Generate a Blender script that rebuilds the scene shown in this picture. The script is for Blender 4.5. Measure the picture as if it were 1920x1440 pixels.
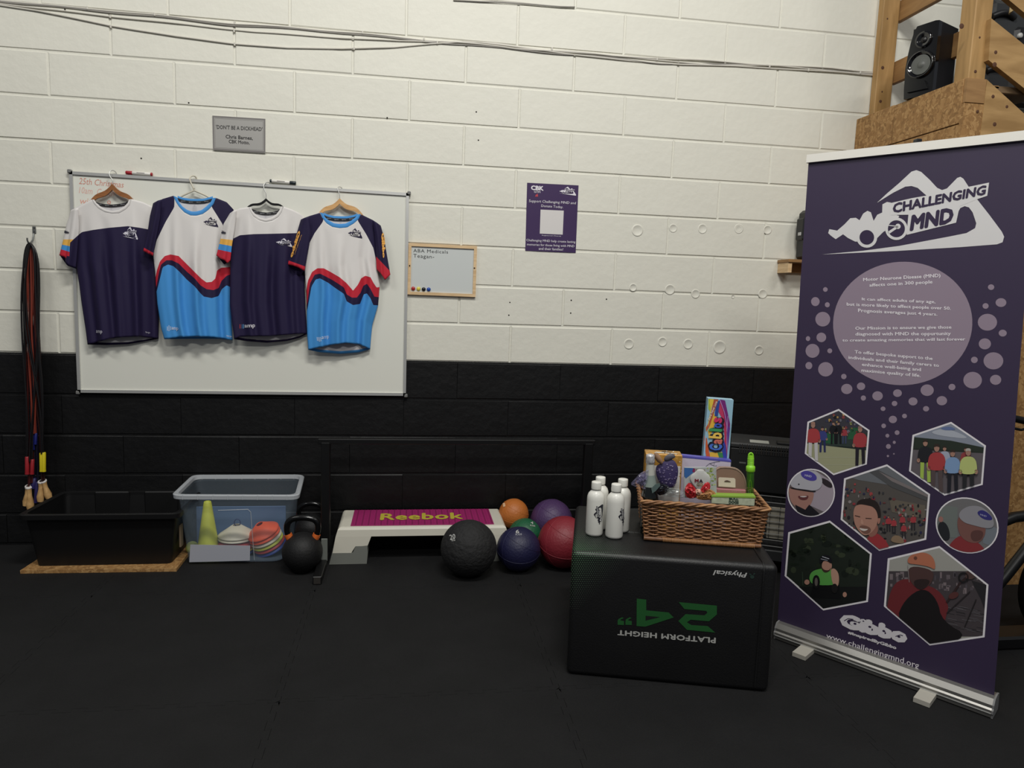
import bpy, bmesh, math, random
from mathutils import Vector, Matrix
from mathutils.geometry import tessellate_polygon
from mathutils.bvhtree import BVHTree
random.seed(7)
for o in list(bpy.data.objects): bpy.data.objects.remove(o, do_unlink=True)
SC = bpy.context.scene
COL = SC.collection
PI = math.pi

# ------------------------------------------------------------------ camera
CR = Vector((0.989375, -0.141269, 0.034352)); CU = Vector((-0.016262, 0.127264, 0.991736)); CF = Vector((0.144473, 0.981757, -0.123614))
CAM = Vector((0, -4.17889, 1.480356))
FPX = 1331.0
cd = bpy.data.cameras.new('camera'); cam = bpy.data.objects.new('camera', cd); COL.objects.link(cam)
cd.sensor_width = 36; cd.lens = FPX/1920*36; cd.clip_start = .05
m = Matrix((CR, CU, -CF)).transposed().to_4x4(); m.translation = CAM; cam.matrix_world = m
SC.camera = cam

# ------------------------------------------------------------------ light and exposure
SC.view_settings.view_transform = 'Standard'; SC.view_settings.look = 'None'
SC.view_settings.gamma = 1; SC.view_settings.use_curve_mapping = False
SC.view_settings.exposure = 0.0
w = bpy.data.worlds.new('gym_air'); SC.world = w; w.use_nodes = True
w.node_tree.nodes['Background'].inputs[0].default_value = (.86, .9, 1, 1)
w.node_tree.nodes['Background'].inputs[1].default_value = .13
def area(loc, target, sx, sy, power, col=(1, .985, .935)):
    l = bpy.data.lights.new('gym_lamp', 'AREA'); l.shape = 'RECTANGLE'; l.size = sx; l.size_y = sy; l.energy = power; l.color = col
    o = bpy.data.objects.new('gym_lamp', l); COL.objects.link(o); o.location = loc
    o.rotation_euler = (Vector(target)-Vector(loc)).to_track_quat('-Z', 'Y').to_euler()
area((.45, -3.3, 5.3), (.3, -1.2, 1.2), 1.6, .35, 130)
area((-2.9, -3.2, 5.3), (-1.6, -.6, 1.0), 1.6, .35, 50)
area((3.4, -4.4, 5.3), (1.8, -1.0, 1.2), 1.6, .35, 56)
area((.2, -7.0, 5.2), (.4, 0, 1.3), 1.6, .35, 84)

# ------------------------------------------------------------------ measuring: real planes seen through the lens
def ray(x, y): return CF + CR*((x-960)/FPX) - CU*((y-720)/FPX)
def W(x, y, d=0.0):                       # on the vertical plane d in front of the block wall
    v = ray(x, y); return CAM + v*((-d-CAM.y)/v.y)
def FL(x, y, h=0.0):                      # on the level plane h above the floor
    v = ray(x, y); return CAM + v*((h-CAM.z)/v.z)
def PXX(x, y, X):                         # on the plane x = X
    v = ray(x, y); return CAM + v*((X-CAM.x)/v.x)
def PN(x, y, p, n):
    v = ray(x, y); return CAM + v*(((p-CAM).dot(n))/v.dot(n))

# ------------------------------------------------------------------ materials
def lin(c):
    return tuple(((v/255)/12.92 if v/255 <= .04045 else ((v/255+.055)/1.055)**2.4) for v in c[:3]) + (1,)
def mat(name, col, rough=.6, metal=0, noise=0, nscale=20, bump=0, bscale=60, spec=.5, coat=0, trans=0, stretch=(1, 1, 1)):
    m = bpy.data.materials.new(name); m.use_nodes = True; nt = m.node_tree; b = nt.nodes['Principled BSDF']
    c = lin(col); b.inputs['Base Color'].default_value = c; b.inputs['Roughness'].default_value = rough
    b.inputs['Metallic'].default_value = metal; b.inputs['Specular IOR Level'].default_value = spec
    if coat: b.inputs['Coat Weight'].default_value = coat; b.inputs['Coat Roughness'].default_value = .1
    if trans: b.inputs['Transmission Weight'].default_value = trans
    if noise or bump:
        tc = nt.nodes.new('ShaderNodeTexCoord'); mp = nt.nodes.new('ShaderNodeMapping'); mp.inputs['Scale'].default_value = stretch
        nt.links.new(tc.outputs['Object'], mp.inputs['Vector'])
    if noise:
        n = nt.nodes.new('ShaderNodeTexNoise'); n.inputs['Scale'].default_value = nscale; n.inputs['Detail'].default_value = 5
        nt.links.new(mp.outputs[0], n.inputs['Vector'])
        r = nt.nodes.new('ShaderNodeValToRGB'); r.color_ramp.elements[0].position = .3; r.color_ramp.elements[1].position = .7
        r.color_ramp.elements[0].color = tuple(v*(1-noise) for v in c[:3])+(1,); r.color_ramp.elements[1].color = tuple(min(1, v*(1+noise)) for v in c[:3])+(1,)
        nt.links.new(n.outputs['Fac'], r.inputs[0]); nt.links.new(r.outputs[0], b.inputs['Base Color'])
    if bump:
        n = nt.nodes.new('ShaderNodeTexNoise'); n.inputs['Scale'].default_value = bscale; n.inputs['Detail'].default_value = 6
        nt.links.new(mp.outputs[0], n.inputs['Vector'])
        bp = nt.nodes.new('ShaderNodeBump'); bp.inputs['Strength'].default_value = bump; bp.inputs['Distance'].default_value = .01
        nt.links.new(n.outputs['Fac'], bp.inputs['Height']); nt.links.new(bp.outputs[0], b.inputs['Normal'])
    return m
def zone_mat(name, base, zones, rough=.7):          # zones: (vertex attribute, colour): colour where the attribute is > 0
    m = bpy.data.materials.new(name); m.use_nodes = True; nt = m.node_tree; b = nt.nodes['Principled BSDF']
    b.inputs['Roughness'].default_value = rough; b.inputs['Specular IOR Level'].default_value = .3
    prev = None
    for a, c in zones:
        at = nt.nodes.new('ShaderNodeAttribute'); at.attribute_name = a
        g = nt.nodes.new('ShaderNodeMath'); g.operation = 'GREATER_THAN'; g.inputs[1].default_value = 0
        nt.links.new(at.outputs['Fac'], g.inputs[0])
        mx = nt.nodes.new('ShaderNodeMix'); mx.data_type = 'RGBA'
        nt.links.new(g.outputs[0], mx.inputs[0])
        if prev: nt.links.new(prev, mx.inputs[6])
        else: mx.inputs[6].default_value = lin(base)
        mx.inputs[7].default_value = lin(c); prev = mx.outputs[2]
    if prev: nt.links.new(prev, b.inputs['Base Color'])
    else: b.inputs['Base Color'].default_value = lin(base)
    return m
def wood(name, c1, c2, rough=.6, scale=6, stretch=(1, 1, 1)):
    m = bpy.data.materials.new(name); m.use_nodes = True; nt = m.node_tree; b = nt.nodes['Principled BSDF']
    b.inputs['Roughness'].default_value = rough
    tc = nt.nodes.new('ShaderNodeTexCoord'); mp = nt.nodes.new('ShaderNodeMapping'); mp.inputs['Scale'].default_value = stretch
    nt.links.new(tc.outputs['Object'], mp.inputs['Vector'])
    n = nt.nodes.new('ShaderNodeTexNoise'); n.inputs['Scale'].default_value = scale; n.inputs['Detail'].default_value = 8; n.inputs['Distortion'].default_value = .8
    nt.links.new(mp.outputs[0], n.inputs['Vector'])
    r = nt.nodes.new('ShaderNodeValToRGB'); r.color_ramp.elements[0].position = .35; r.color_ramp.elements[1].position = .65
    r.color_ramp.elements[0].color = lin(c1); r.color_ramp.elements[1].color = lin(c2)
    nt.links.new(n.outputs['Fac'], r.inputs[0]); nt.links.new(r.outputs[0], b.inputs['Base Color'])
    return m
def osb(name):
    m = bpy.data.materials.new(name); m.use_nodes = True; nt = m.node_tree; b = nt.nodes['Principled BSDF']; b.inputs['Roughness'].default_value = .7
    tc = nt.nodes.new('ShaderNodeTexCoord')
    v = nt.nodes.new('ShaderNodeTexVoronoi'); v.inputs['Scale'].default_value = 62; v.inputs['Randomness'].default_value = 1
    n = nt.nodes.new('ShaderNodeTexNoise'); n.inputs['Scale'].default_value = 22; n.inputs['Detail'].default_value = 3; n.inputs['Distortion'].default_value = 1.0
    ad = nt.nodes.new('ShaderNodeVectorMath'); ad.operation = 'MULTIPLY_ADD'; ad.inputs[1].default_value = (.07, .07, .07)
    nt.links.new(n.outputs['Color'], ad.inputs[0]); nt.links.new(tc.outputs['Object'], ad.inputs[2]); nt.links.new(tc.outputs['Object'], n.inputs['Vector'])
    nt.links.new(ad.outputs[0], v.inputs['Vector'])
    sp = nt.nodes.new('ShaderNodeSeparateColor'); nt.links.new(v.outputs['Color'], sp.inputs[0])
    r = nt.nodes.new('ShaderNodeValToRGB'); r.color_ramp.elements[0].color = lin((132, 96, 54)); r.color_ramp.elements[1].color = lin((180, 142, 92))
    e = r.color_ramp.elements.new(.5); e.color = lin((156, 116, 68))
    nt.links.new(sp.outputs[0], r.inputs[0]); nt.links.new(r.outputs[0], b.inputs['Base Color'])
    return m
def clear(name, col, fac, rough=.25):
    m = bpy.data.materials.new(name); m.use_nodes = True; nt = m.node_tree; b = nt.nodes['Principled BSDF']; out = nt.nodes['Material Output']
    b.inputs['Base Color'].default_value = lin(col); b.inputs['Roughness'].default_value = rough
    t = nt.nodes.new('ShaderNodeBsdfTransparent'); t.inputs[0].default_value = (.95, .97, 1, 1)
    mx = nt.nodes.new('ShaderNodeMixShader'); mx.inputs[0].default_value = fac
    nt.links.new(t.outputs[0], mx.inputs[1]); nt.links.new(b.outputs[0], mx.inputs[2]); nt.links.new(mx.outputs[0], out.inputs[0])
    return m
def print_mat(name='ink', rough=.55):
    m = bpy.data.materials.new(name); m.use_nodes = True; nt = m.node_tree; b = nt.nodes['Principled BSDF']; b.inputs['Roughness'].default_value = rough
    a = nt.nodes.new('ShaderNodeAttribute'); a.attribute_name = 'ink'; nt.links.new(a.outputs['Color'], b.inputs['Base Color'])
    return m
M = {}
M['ink'] = print_mat(); M['ink_satin'] = print_mat('satin_ink', .4)

# ------------------------------------------------------------------ object helpers
ORG = {}
def origin_of(p): return ORG.get(p.name, Vector((0, 0, 0))) if p else Vector((0, 0, 0))
def thing(name, label, cat, loc, group=None):
    o = bpy.data.objects.new(name, None); COL.objects.link(o); o.location = loc; o.empty_display_size = .05
    ORG[o.name] = Vector(loc); o['label'] = label; o['category'] = cat
    if group: o['group'] = group
    return o
def tag(o, label, cat, group=None):
    o['label'] = label; o['category'] = cat
    if group: o['group'] = group
    return o
class MB:
    def __init__(s): s.v = []; s.f = []; s.sm = []
    def add(s, vs, fs, smooth=False):
        n = len(s.v); s.v += [Vector(v) for v in vs]; s.f += [tuple(i+n for i in f) for f in fs]; s.sm += [smooth]*len(fs); return s
    def box(s, lo, hi, bev=0, R=None, c=None):      # bevelled box; R rotation matrix about centre c
        x0, y0, z0 = lo; x1, y1, z1 = hi
        if bev <= 0:
            vs = [(x, y, z) for x in (x0, x1) for y in (y0, y1) for z in (z0, z1)]
            fs = [(0, 1, 3, 2), (4, 6, 7, 5), (0, 4, 5, 1), (2, 3, 7, 6), (0, 2, 6, 4), (1, 5, 7, 3)]
        else:
            b = bev; vs = []; idx = {}
            X = (x0, x1); Y = (y0, y1); Z = (z0, z1)
            for i in (0, 1):
                for j in (0, 1):
                    for k in (0, 1):
                        sx, sy, sz = 1-2*i, 1-2*j, 1-2*k
                        for a, p in (('x', (X[i], Y[j]+sy*b, Z[k]+sz*b)), ('y', (X[i]+sx*b, Y[j], Z[k]+sz*b)), ('z', (X[i]+sx*b, Y[j]+sy*b, Z[k]))):
                            idx[i, j, k, a] = len(vs); vs.append(p)
            fs = []
            for i in (0, 1): fs.append((idx[i, 0, 0, 'x'], idx[i, 1, 0, 'x'], idx[i, 1, 1, 'x'], idx[i, 0, 1, 'x']))
            for j in (0, 1): fs.append((idx[0, j, 0, 'y'], idx[1, j, 0, 'y'], idx[1, j, 1, 'y'], idx[0, j, 1, 'y']))
            for k in (0, 1): fs.append((idx[0, 0, k, 'z'], idx[1, 0, k, 'z'], idx[1, 1, k, 'z'], idx[0, 1, k, 'z']))
            for i in (0, 1):
                for j in (0, 1):
                    fs.append((idx[i, j, 0, 'x'], idx[i, j, 1, 'x'], idx[i, j, 1, 'y'], idx[i, j, 0, 'y']))
                    fs.append((idx[0, i, j, 'y'], idx[1, i, j, 'y'], idx[1, i, j, 'z'], idx[0, i, j, 'z']))
                    fs.append((idx[i, 0, j, 'x'], idx[i, 1, j, 'x'], idx[i, 1, j, 'z'], idx[i, 0, j, 'z']))
                    for k in (0, 1): fs.append((idx[i, j, k, 'x'], idx[i, j, k, 'y'], idx[i, j, k, 'z']))
        if R:
            c = Vector(c) if c else (Vector(lo)+Vector(hi))/2
            vs = [R @ (Vector(v)-c)+c for v in vs]
        return s.add(vs, fs)
    def quadbox(s, A, e, g, wd, dp, z0, z1, bev=0):   # box from corner A along unit e (width) and g (depth)
        t = MB().box((0, 0, z0), (wd, dp, z1), bev)
        return s.add([Vector((A[0]+e[0]*v.x+g[0]*v.y, A[1]+e[1]*v.x+g[1]*v.y, v.z)) for v in t.v], t.f)
    def tube(s, pts, r, seg=8, closed=False, caps=True, flat=None):
        pts = [Vector(p) for p in pts]; n = len(pts); vs = []; fs = []
        up = None
        for i, p in enumerate(pts):
            a = pts[(i-1) % n] if (closed or i > 0) else p; b = pts[(i+1) % n] if (closed or i < n-1) else p
            t = (b-a).normalized()
            if up is None: up = Vector((0, 0, 1)) if abs(t.z) < .9 else Vector((1, 0, 0))
            x = (up - t*up.dot(t)).normalized(); y = t.cross(x); up = x
            rr = r[i] if isinstance(r, (list, tuple)) else r
            for k in range(seg):
                a_ = 2*PI*k/seg; vs.append(p + x*math.cos(a_)*rr + y*math.sin(a_)*rr)
        m_ = n if closed else n-1
        for i in range(m_):
            for k in range(seg):
                a0 = i*seg+k; a1 = i*seg+(k+1) % seg; b0 = ((i+1) % n)*seg+k; b1 = ((i+1) % n)*seg+(k+1) % seg
                fs.append((a0, a1, b1, b0))
        s.add(vs, fs, True)
        if caps and not closed:
            s.add(vs[:seg], [tuple(range(seg))]); s.add(vs[-seg:], [tuple(range(seg))])
        return s
    def lathe(s, prof, c=(0, 0, 0), seg=32, R=None, sharp=False):   # prof: (radius, z)
        c = Vector(c); vs = []; fs = []
        for r, z in prof:
            for k in range(seg):
                a = 2*PI*k/seg; v = Vector((r*math.cos(a), r*math.sin(a), z)); vs.append((R @ v if R else v)+c)
        for i in range(len(prof)-1):
            for k in range(seg):
                fs.append((i*seg+k, i*seg+(k+1) % seg, (i+1)*seg+(k+1) % seg, (i+1)*seg+k))
        return s.add(vs, fs, not sharp)
    def prism(s, poly, vec):              # closed 3D polygon extruded by vec
        vec = Vector(vec); n = len(poly); P = [Vector(p) for p in poly]
        tr = tessellate_polygon([P])
        s.add(P+[p+vec for p in P], [tuple(t) for t in tr]+[tuple(i+n for i in t) for t in tr]+[(i, (i+1) % n, (i+1) % n+n, i+n) for i in range(n)]); return s
    def grid(s, rows, smooth=True):
        nr = len(rows); nc = len(rows[0])
        return s.add([p for r in rows for p in r], [(i*nc+j, i*nc+j+1, (i+1)*nc+j+1, (i+1)*nc+j) for i in range(nr-1) for j in range(nc-1)], smooth)
    def build(s, name, material, parent=None, loc=None, merge=False):
        o_ = origin_of(parent)
        if parent is None: o_ = Vector(loc) if loc is not None else Vector(((min(v.x for v in s.v)+max(v.x for v in s.v))/2, (min(v.y for v in s.v)+max(v.y for v in s.v))/2, min(v.z for v in s.v)))
        me = bpy.data.meshes.new(name); me.from_pydata([v-o_ for v in s.v], [], s.f)
        bm = bmesh.new(); bm.from_mesh(me)
        if merge: bmesh.ops.remove_doubles(bm, verts=bm.verts, dist=1e-5)
        bmesh.ops.recalc_face_normals(bm, faces=bm.faces)
        if not merge and len(bm.faces) == len(s.sm):
            bm.faces.ensure_lookup_table()
            for f, q in zip(bm.faces, s.sm): f.smooth = q
        elif merge:
            for f in bm.faces: f.smooth = True
        bm.to_mesh(me); bm.free()
        o = bpy.data.objects.new(name, me); COL.objects.link(o)
        if material: me.materials.append(material)
        if parent: o.parent = parent; ORG[o.name] = o_
        else: o.location = o_; ORG[o.name] = o_
        return o
def copy_tree(o, parent=None):
    c = o.copy(); COL.objects.link(c)
    if parent: c.parent = parent; c.matrix_parent_inverse = o.matrix_parent_inverse
    for ch in list(o.children): copy_tree(ch, c)
    return c
def attr(o, name, vals):
    a = o.data.attributes.new(name, 'FLOAT', 'POINT'); a.data.foreach_set('value', vals)
def polyline_y(pl):
    def f(x):
        if x <= pl[0][0]: return pl[0][1]
        for (a, b), (c, d) in zip(pl, pl[1:]):
            if x <= c: return b+(d-b)*(x-a)/(c-a)
        return pl[-1][1]
    return f

# ------------------------------------------------------------------ lettering
_G = {}
def glyphs(txt, bold=0.0, shear=0.0, gap=1.0):
    k = (txt, bold, shear, gap)
    if k in _G: return _G[k]
    c = bpy.data.curves.new('t', 'FONT'); c.body = txt; c.resolution_u = 2; c.shear = shear; c.fill_mode = 'FRONT'; c.space_character = gap
    o = bpy.data.objects.new('t', c); me = o.to_mesh()
    vs = [(v.co.x, v.co.y) for v in me.vertices]; fs = [tuple(p.vertices) for p in me.polygons]
    o.to_mesh_clear(); bpy.data.objects.remove(o); bpy.data.curves.remove(c)
    if bold > .006:                       # heavier weight: the letters stamped again, shifted a little all round
        sh_ = [(-1, 0), (1, 0), (0, -1), (0, 1)] if bold < .04 else [(math.cos(PI*i/4), math.sin(PI*i/4)) for i in range(8)]
        v0, f0 = vs, fs; vs = []; fs = []
        for dx, dy in sh_:
            n = len(vs); vs += [(x+dx*bold, y+dy*bold) for x, y in v0]; fs += [tuple(i+n for i in f) for f in f0]
    x0 = min(v[0] for v in vs); x1 = max(v[0] for v in vs); y0 = min(v[1] for v in vs); y1 = max(v[1] for v in vs)
    _G[k] = ([((x-x0)/(x1-x0), (y-y0)/(y1-y0)) for x, y in vs], fs); return _G[k]
def clip_poly(poly, conv):               # clip poly by a convex polygon
    ar = sum(a[0]*b[1]-b[0]*a[1] for a, b in zip(conv, conv[1:]+conv[:1])); out = list(poly)
    for a, b in zip(conv, conv[1:]+conv[:1]):
        inp = out; out = []
        if not inp: return []
        def sd(p): return ((b[0]-a[0])*(p[1]-a[1])-(b[1]-a[1])*(p[0]-a[0]))*(1 if ar > 0 else -1)
        for i, p in enumerate(inp):
            q = inp[i-1]; sp, sq = sd(p), sd(q)
            if (sp >= 0) != (sq >= 0):
                t = sq/(sq-sp); out.append((q[0]+(p[0]-q[0])*t, q[1]+(p[1]-q[1])*t))
            if sp >= 0: out.append(p)
    return out
def ell(cx, cy, rx, ry=None, n=20, rot=0):
    ry = ry or rx; c, s_ = math.cos(rot), math.sin(rot)
    return [(cx+rx*math.cos(2*PI*i/n)*c-ry*math.sin(2*PI*i/n)*s_, cy+rx*math.cos(2*PI*i/n)*s_+ry*math.sin(2*PI*i/n)*c) for i in range(n)]
def smooth_poly(p, it=2):
    for _ in range(it):
        q = []
        for a, b in zip(p, p[1:]+p[:1]): q += [(a[0]*.75+b[0]*.25, a[1]*.75+b[1]*.25), (a[0]*.25+b[0]*.75, a[1]*.25+b[1]*.75)]
        p = q
    return p
class Print:                              # flat print lying on a surface; S(x, y) -> (point, normal)
    def __init__(s, S, step=.00035): s.S = S; s.v = []; s.f = []; s.c = []; s.step = step; s.clip = None; s.T = None
    def put(s, pts, faces, col, layer):
        n = len(s.v)
        for p in pts:
            if s.T: p = s.T(p)
            q, nn = s.S(*p); s.v.append(q+nn*(s.step*(1+layer)))
        for f in faces: s.f.append(tuple(i+n for i in f)); s.c.append(lin(col))
    def poly(s, pts, col, layer=0):
        if s.clip: pts = clip_poly(pts, s.clip)
        if len(pts) < 3: return s
        s.put(pts, tessellate_polygon([[Vector((a, b, 0)) for a, b in pts]]), col, layer); return s
    def line(s, pts, wd, col, layer=0):
        for (a, b), (c, d) in zip(pts, pts[1:]):
            l = math.hypot(c-a, d-b) or 1; nx, ny = -(d-b)/l*wd/2, (c-a)/l*wd/2
            s.poly([(a+nx, b+ny), (c+nx, d+ny), (c-nx, d-ny), (a-nx, b-ny)], col, layer)
        return s
    def ring(s, outer, inner, col, layer=0):
        n = len(outer); s.put(list(outer)+list(inner), [(i, (i+1) % n, (i+1) % n+n, i+n) for i in range(n)], col, layer); return s
    def text(s, txt, TL, TR, BR, BL, col, layer=1, bold=0.0, shear=0.0, gap=1.0):
        g, f = glyphs(txt, bold, shear, gap); pts = []
        for u, v in g:
            v = 1-v; pts.append(tuple((TL[k]*(1-u)+TR[k]*u)*(1-v)+(BL[k]*(1-u)+BR[k]*u)*v for k in (0, 1)))
        ncopy = 1 if bold <= .006 else (4 if bold < .04 else 8); m_ = len(f)//ncopy; k = len(pts)//ncopy
        for i in range(ncopy):                # each stamped copy lies a hair above the last
            s.put(pts[i*k:(i+1)*k], [tuple(q-i*k for q in t) for t in f[i*m_:(i+1)*m_]], col, layer+i*.12)
        return s
    def build(s, name, parent, material=None):
        me = bpy.data.meshes.new(name); o_ = origin_of(parent); me.from_pydata([v-o_ for v in s.v], [], s.f)
        a = me.color_attributes.new('ink', 'FLOAT_COLOR', 'CORNER'); i = 0
        for p, c in zip(me.polygons, s.c):
            for k in p.loop_indices: a.data[k].color = c
        me.materials.append(material or M['ink'])
        o = bpy.data.objects.new(name, me); COL.objects.link(o); o.parent = parent; ORG[o.name] = o_; s.v = []; s.f = []; s.c = []; return o
def S_plane(p, n):
    p = Vector(p); n = Vector(n).normalized()
    if n.dot(CAM-p) < 0: n = -n
    return lambda x, y: (PN(x, y, p, n), n)
def S_wall(d): return lambda x, y: (W(x, y, d), Vector((0, -1, 0)))
def S_mesh(objs):
    objs = objs if isinstance(objs, (list, tuple)) else [objs]; vs = []; fs = []
    for o in objs:
        n = len(vs); g = ORG[o.name]; vs += [v.co+g for v in o.data.vertices]; fs += [tuple(i+n for i in p.vertices) for p in o.data.polygons]
    t = BVHTree.FromPolygons(vs, fs); last = [Vector((0, 0, 0)), Vector((0, -1, 0))]
    def S(x, y):
        d = ray(x, y).normalized(); q, nn, i, dist = t.ray_cast(CAM, d)
        if q is None: q, nn, i, dist = t.find_nearest(CAM+d*(last[0]-CAM).length)
        if nn.dot(d) > 0: nn = -nn
        last[0] = q; return q, nn
    return S

# logo of the charity in its own units (about 0..1 wide), reused small on shirts, bottles and poster
LG_A = [(718,612),(800,535),(900,450),(1000,357),(1040,345),(1080,360),(1150,425),(1210,490),(1250,508),(1290,495),(1375,408),(1400,400),(1425,415),(1480,500),(1400,640),(1130,560),(1050,490),(1000,475),(950,480),(850,530)]
LG_B = [(1480,500),(1530,575),(1640,715),(1740,850),(1758,890),(1745,935),(1700,952),(1400,975),(900,1005),(268,1035),(600,1005),(900,965),(1300,890),(1450,860),(1520,820),(1530,780),(1500,690),(1470,650),(1435,640),(1400,655),(1380,690),(1340,770),(1330,640),(1400,520)]
LG_P = [(828,615),(1000,575),(1130,552),(1635,447),(1620,555),(1545,580),(1395,640),(1365,775),(960,875),(975,710),(830,712)]
LG_R = [(762,625),(800,605),(835,612),(845,700),(900,720),(860,800),(770,850),(720,900),(600,930),(540,930),(480,900),(440,870),(380,910),(345,885),(318,860),(328,828),(352,832),(392,840),(450,790),(500,738),(545,735),(575,755),(605,700),(640,678),(668,690),(690,760),(720,710),(760,692)]
def logo(P, T, fg, bg, layer=1, big=False):
    old = P.T; P.T = T if not old else (lambda p: old(T(p)))
    P.poly(LG_A, fg, layer); P.poly(LG_B, fg, layer)
    P.poly(LG_R, fg, layer)
    P.poly(ell(635, 895, 85, n=24), fg, layer+1); P.poly(ell(635, 895, 60, n=24), bg, layer+2)
    P.ring(ell(877, 825, 92, n=28), ell(877, 825, 70, n=28), fg, layer+2); P.poly(ell(877, 825, 70, n=24), bg, layer+1)
    P.poly(ell(890, 805, 22, n=12), fg, layer+2); P.line([(890, 805), (810, 860)], 20, fg, layer+2); P.line([(890, 805), (812, 797)], 7, fg, layer+2)
    P.poly(LG_P, fg, layer+1)
    P.text('CHALLENGING', (845, 618), (1615, 465), (1610, 545), (850, 700), bg, layer+3, bold=.045, shear=.1)
    P.text('MND', (992, 715), (1345, 645), (1345, 775), (985, 845), bg, layer+3, bold=.055, shear=.1)
    P.T = old
def logo_box(x, y, wd, h, tilt=0.0, rot=0):   # maps logo units to px: top-left x, y
    def T(p):
        u = (p[0]-268)/1490; v = (p[1]+.15*(p[0]-1000)-345-(.15*(-732)))/800+.0
        v = (p[1]+.16*(p[0]-1000)-240)/900
        if rot: return (x+v*wd, y+(1-u)*h)
        return (x+u*wd, y+v*h+tilt*u*wd)
    return T

# ================================================================== SETTING
M['wall_white'] = mat('white_masonry_paint', (222, 220, 208), .6, noise=.03, nscale=2.5, bump=.22, bscale=22)
M['wall_black'] = mat('black_masonry_paint', (13, 13, 14), .5, noise=.25, nscale=9, bump=.35, bscale=22, spec=.35)
M['mat_black'] = mat('black_rubber_mat', (18, 18, 19), .8, noise=.22, nscale=5, bump=.35, bscale=300, spec=.3)
M['hole'] = mat('dark_hole', (40, 36, 32), .9)
K0 = 1.0800                              # height of the paint change
BW = .62114
wb = MB(); wb.box((-6, .004, K0), (8, .2, 5.2))
wall = wb.build('wall_back', M['wall_white']); wall['kind'] = 'structure'
wk = MB(); wk.box((-6, .0035, -.05), (8, .19, K0+.002)).build('painted_band', M['wall_black'], wall)
OFF = {0: .286+.0, 1: .29, 2: -1.888, 3: -1.573, 4: -1.883, 5: -.952-.93, 6: -1.88, 7: .286, 8: 0, 9: 0}
OFF = {0: .596, 1: .286, 2: -1.89, 3: .29, 4: -1.888, 5: -1.573, 6: -1.883, 7: -.952, 8: -.043, 9: .903}
def block_mesh(wd, ht, name, material, sd):
    rnd = random.Random(sd); b = .0045; bx_ = .0012 if 'black' in material.name else .0042; m_ = MB(); y0 = .01; y1 = -.0005-rnd.random()*.0012
    j = lambda a: (rnd.random()-.5)*a
    o4 = [(-wd/2, -ht/2), (wd/2, -ht/2), (wd/2, ht/2), (-wd/2, ht/2)]
    back = [(x, y0, z) for x, z in o4]; mid = [(x+j(.003), .0035, z+j(.003)) for x, z in o4]; fr = [(x-math.copysign(bx_, x)+j(.001), y1+j(.001), z-math.copysign(b, z)+j(.003)) for x, z in o4]
    m_.add(back+mid+fr, [(8, 9, 10, 11)]+[(i, (i+1) % 4, (i+1) % 4+4, i+4) for i in range(4)]+[(i+4, (i+1) % 4+4, (i+1) % 4+8, i+8) for i in range(4)])
    me = bpy.data.meshes.new(name); me.from_pydata(m_.v, [], m_.f); me.materials.append(material)
    bm = bmesh.new(); bm.from_mesh(me); bmesh.ops.recalc_face_normals(bm, faces=bm.faces); bm.to_mesh(me); bm.free(); return me
BM = {}
def put_block(x0, x1, z0, z1, black):
    key = (round(x1-x0, 2), round(z1-z0, 2), black, random.randrange(5))
    if key not in BM: BM[key] = block_mesh(x1-x0, z1-z0, 'concrete_block', M['wall_black'] if black else M['wall_white'], hash(key) % 999)
    o = bpy.data.objects.new('concrete_block', BM[key]); COL.objects.link(o); o.parent = wall
    o.location = Vector(((x0+x1)/2, 0, (z0+z1)/2)) - ORG[wall.name]
for k in range(-5, 12):
    off = OFF.get(k, None)
    if off is None: off = {10: .6, 11: .286}.get(k, OFF[0] if k % 2 == 0 else OFF[1])
    z0 = K0+.225*k+.005; z1 = K0+.225*(k+1)-.005
    if k == -5: z0 = .012
    n0 = math.floor((-3.4-off)/BW)
    for n in range(n0, n0+17):
        a = off+n*BW; b = a+BW
        if b < -3.2 or a > 6: continue
        put_block(a+(.0006 if k < 0 else .004), b-(.0006 if k < 0 else .004), z0, z1, k < 0)
for i, (x, y) in enumerate([(1195, 432), (1262, 428), (1317, 429), (1385, 429), (1439, 431), (1187, 539), (1256, 543), (1304, 551), (1374, 556), (1430, 551), (1179, 645), (1242, 641), (1290, 645), (1349, 651), (1423, 657)]):
    r = [.036, .026, .03, .03, .028, .024, .032, .028, .012, .03, .032, .03, .032, .042, .03][i]
    p = W(x, y); MB().lathe([(r, 0), (r*.97, .0028), (r*.8, .0033), (r*.74, .0018), (0, .0022)], p, 24, Matrix.Rotation(PI/2, 3, 'X')).build('plaster_dab', M['wall_white'], wall)
for x, y in [(951, 547), (956, 567), (954, 591), (1071, 563), (1070, 587), (354, 193), (182, 206), (265, 297), (535, 276), (893, 210), (897, 263), (1137, 561), (726, 221), (122, 18), (1190, 270)]:
    MB().lathe([(.0045, 0), (.0045, .0016), (0, .0018)], W(x, y), 10, Matrix.Rotation(PI/2, 3, 'X')).build('screw_hole', M['hole'], wall)

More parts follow.
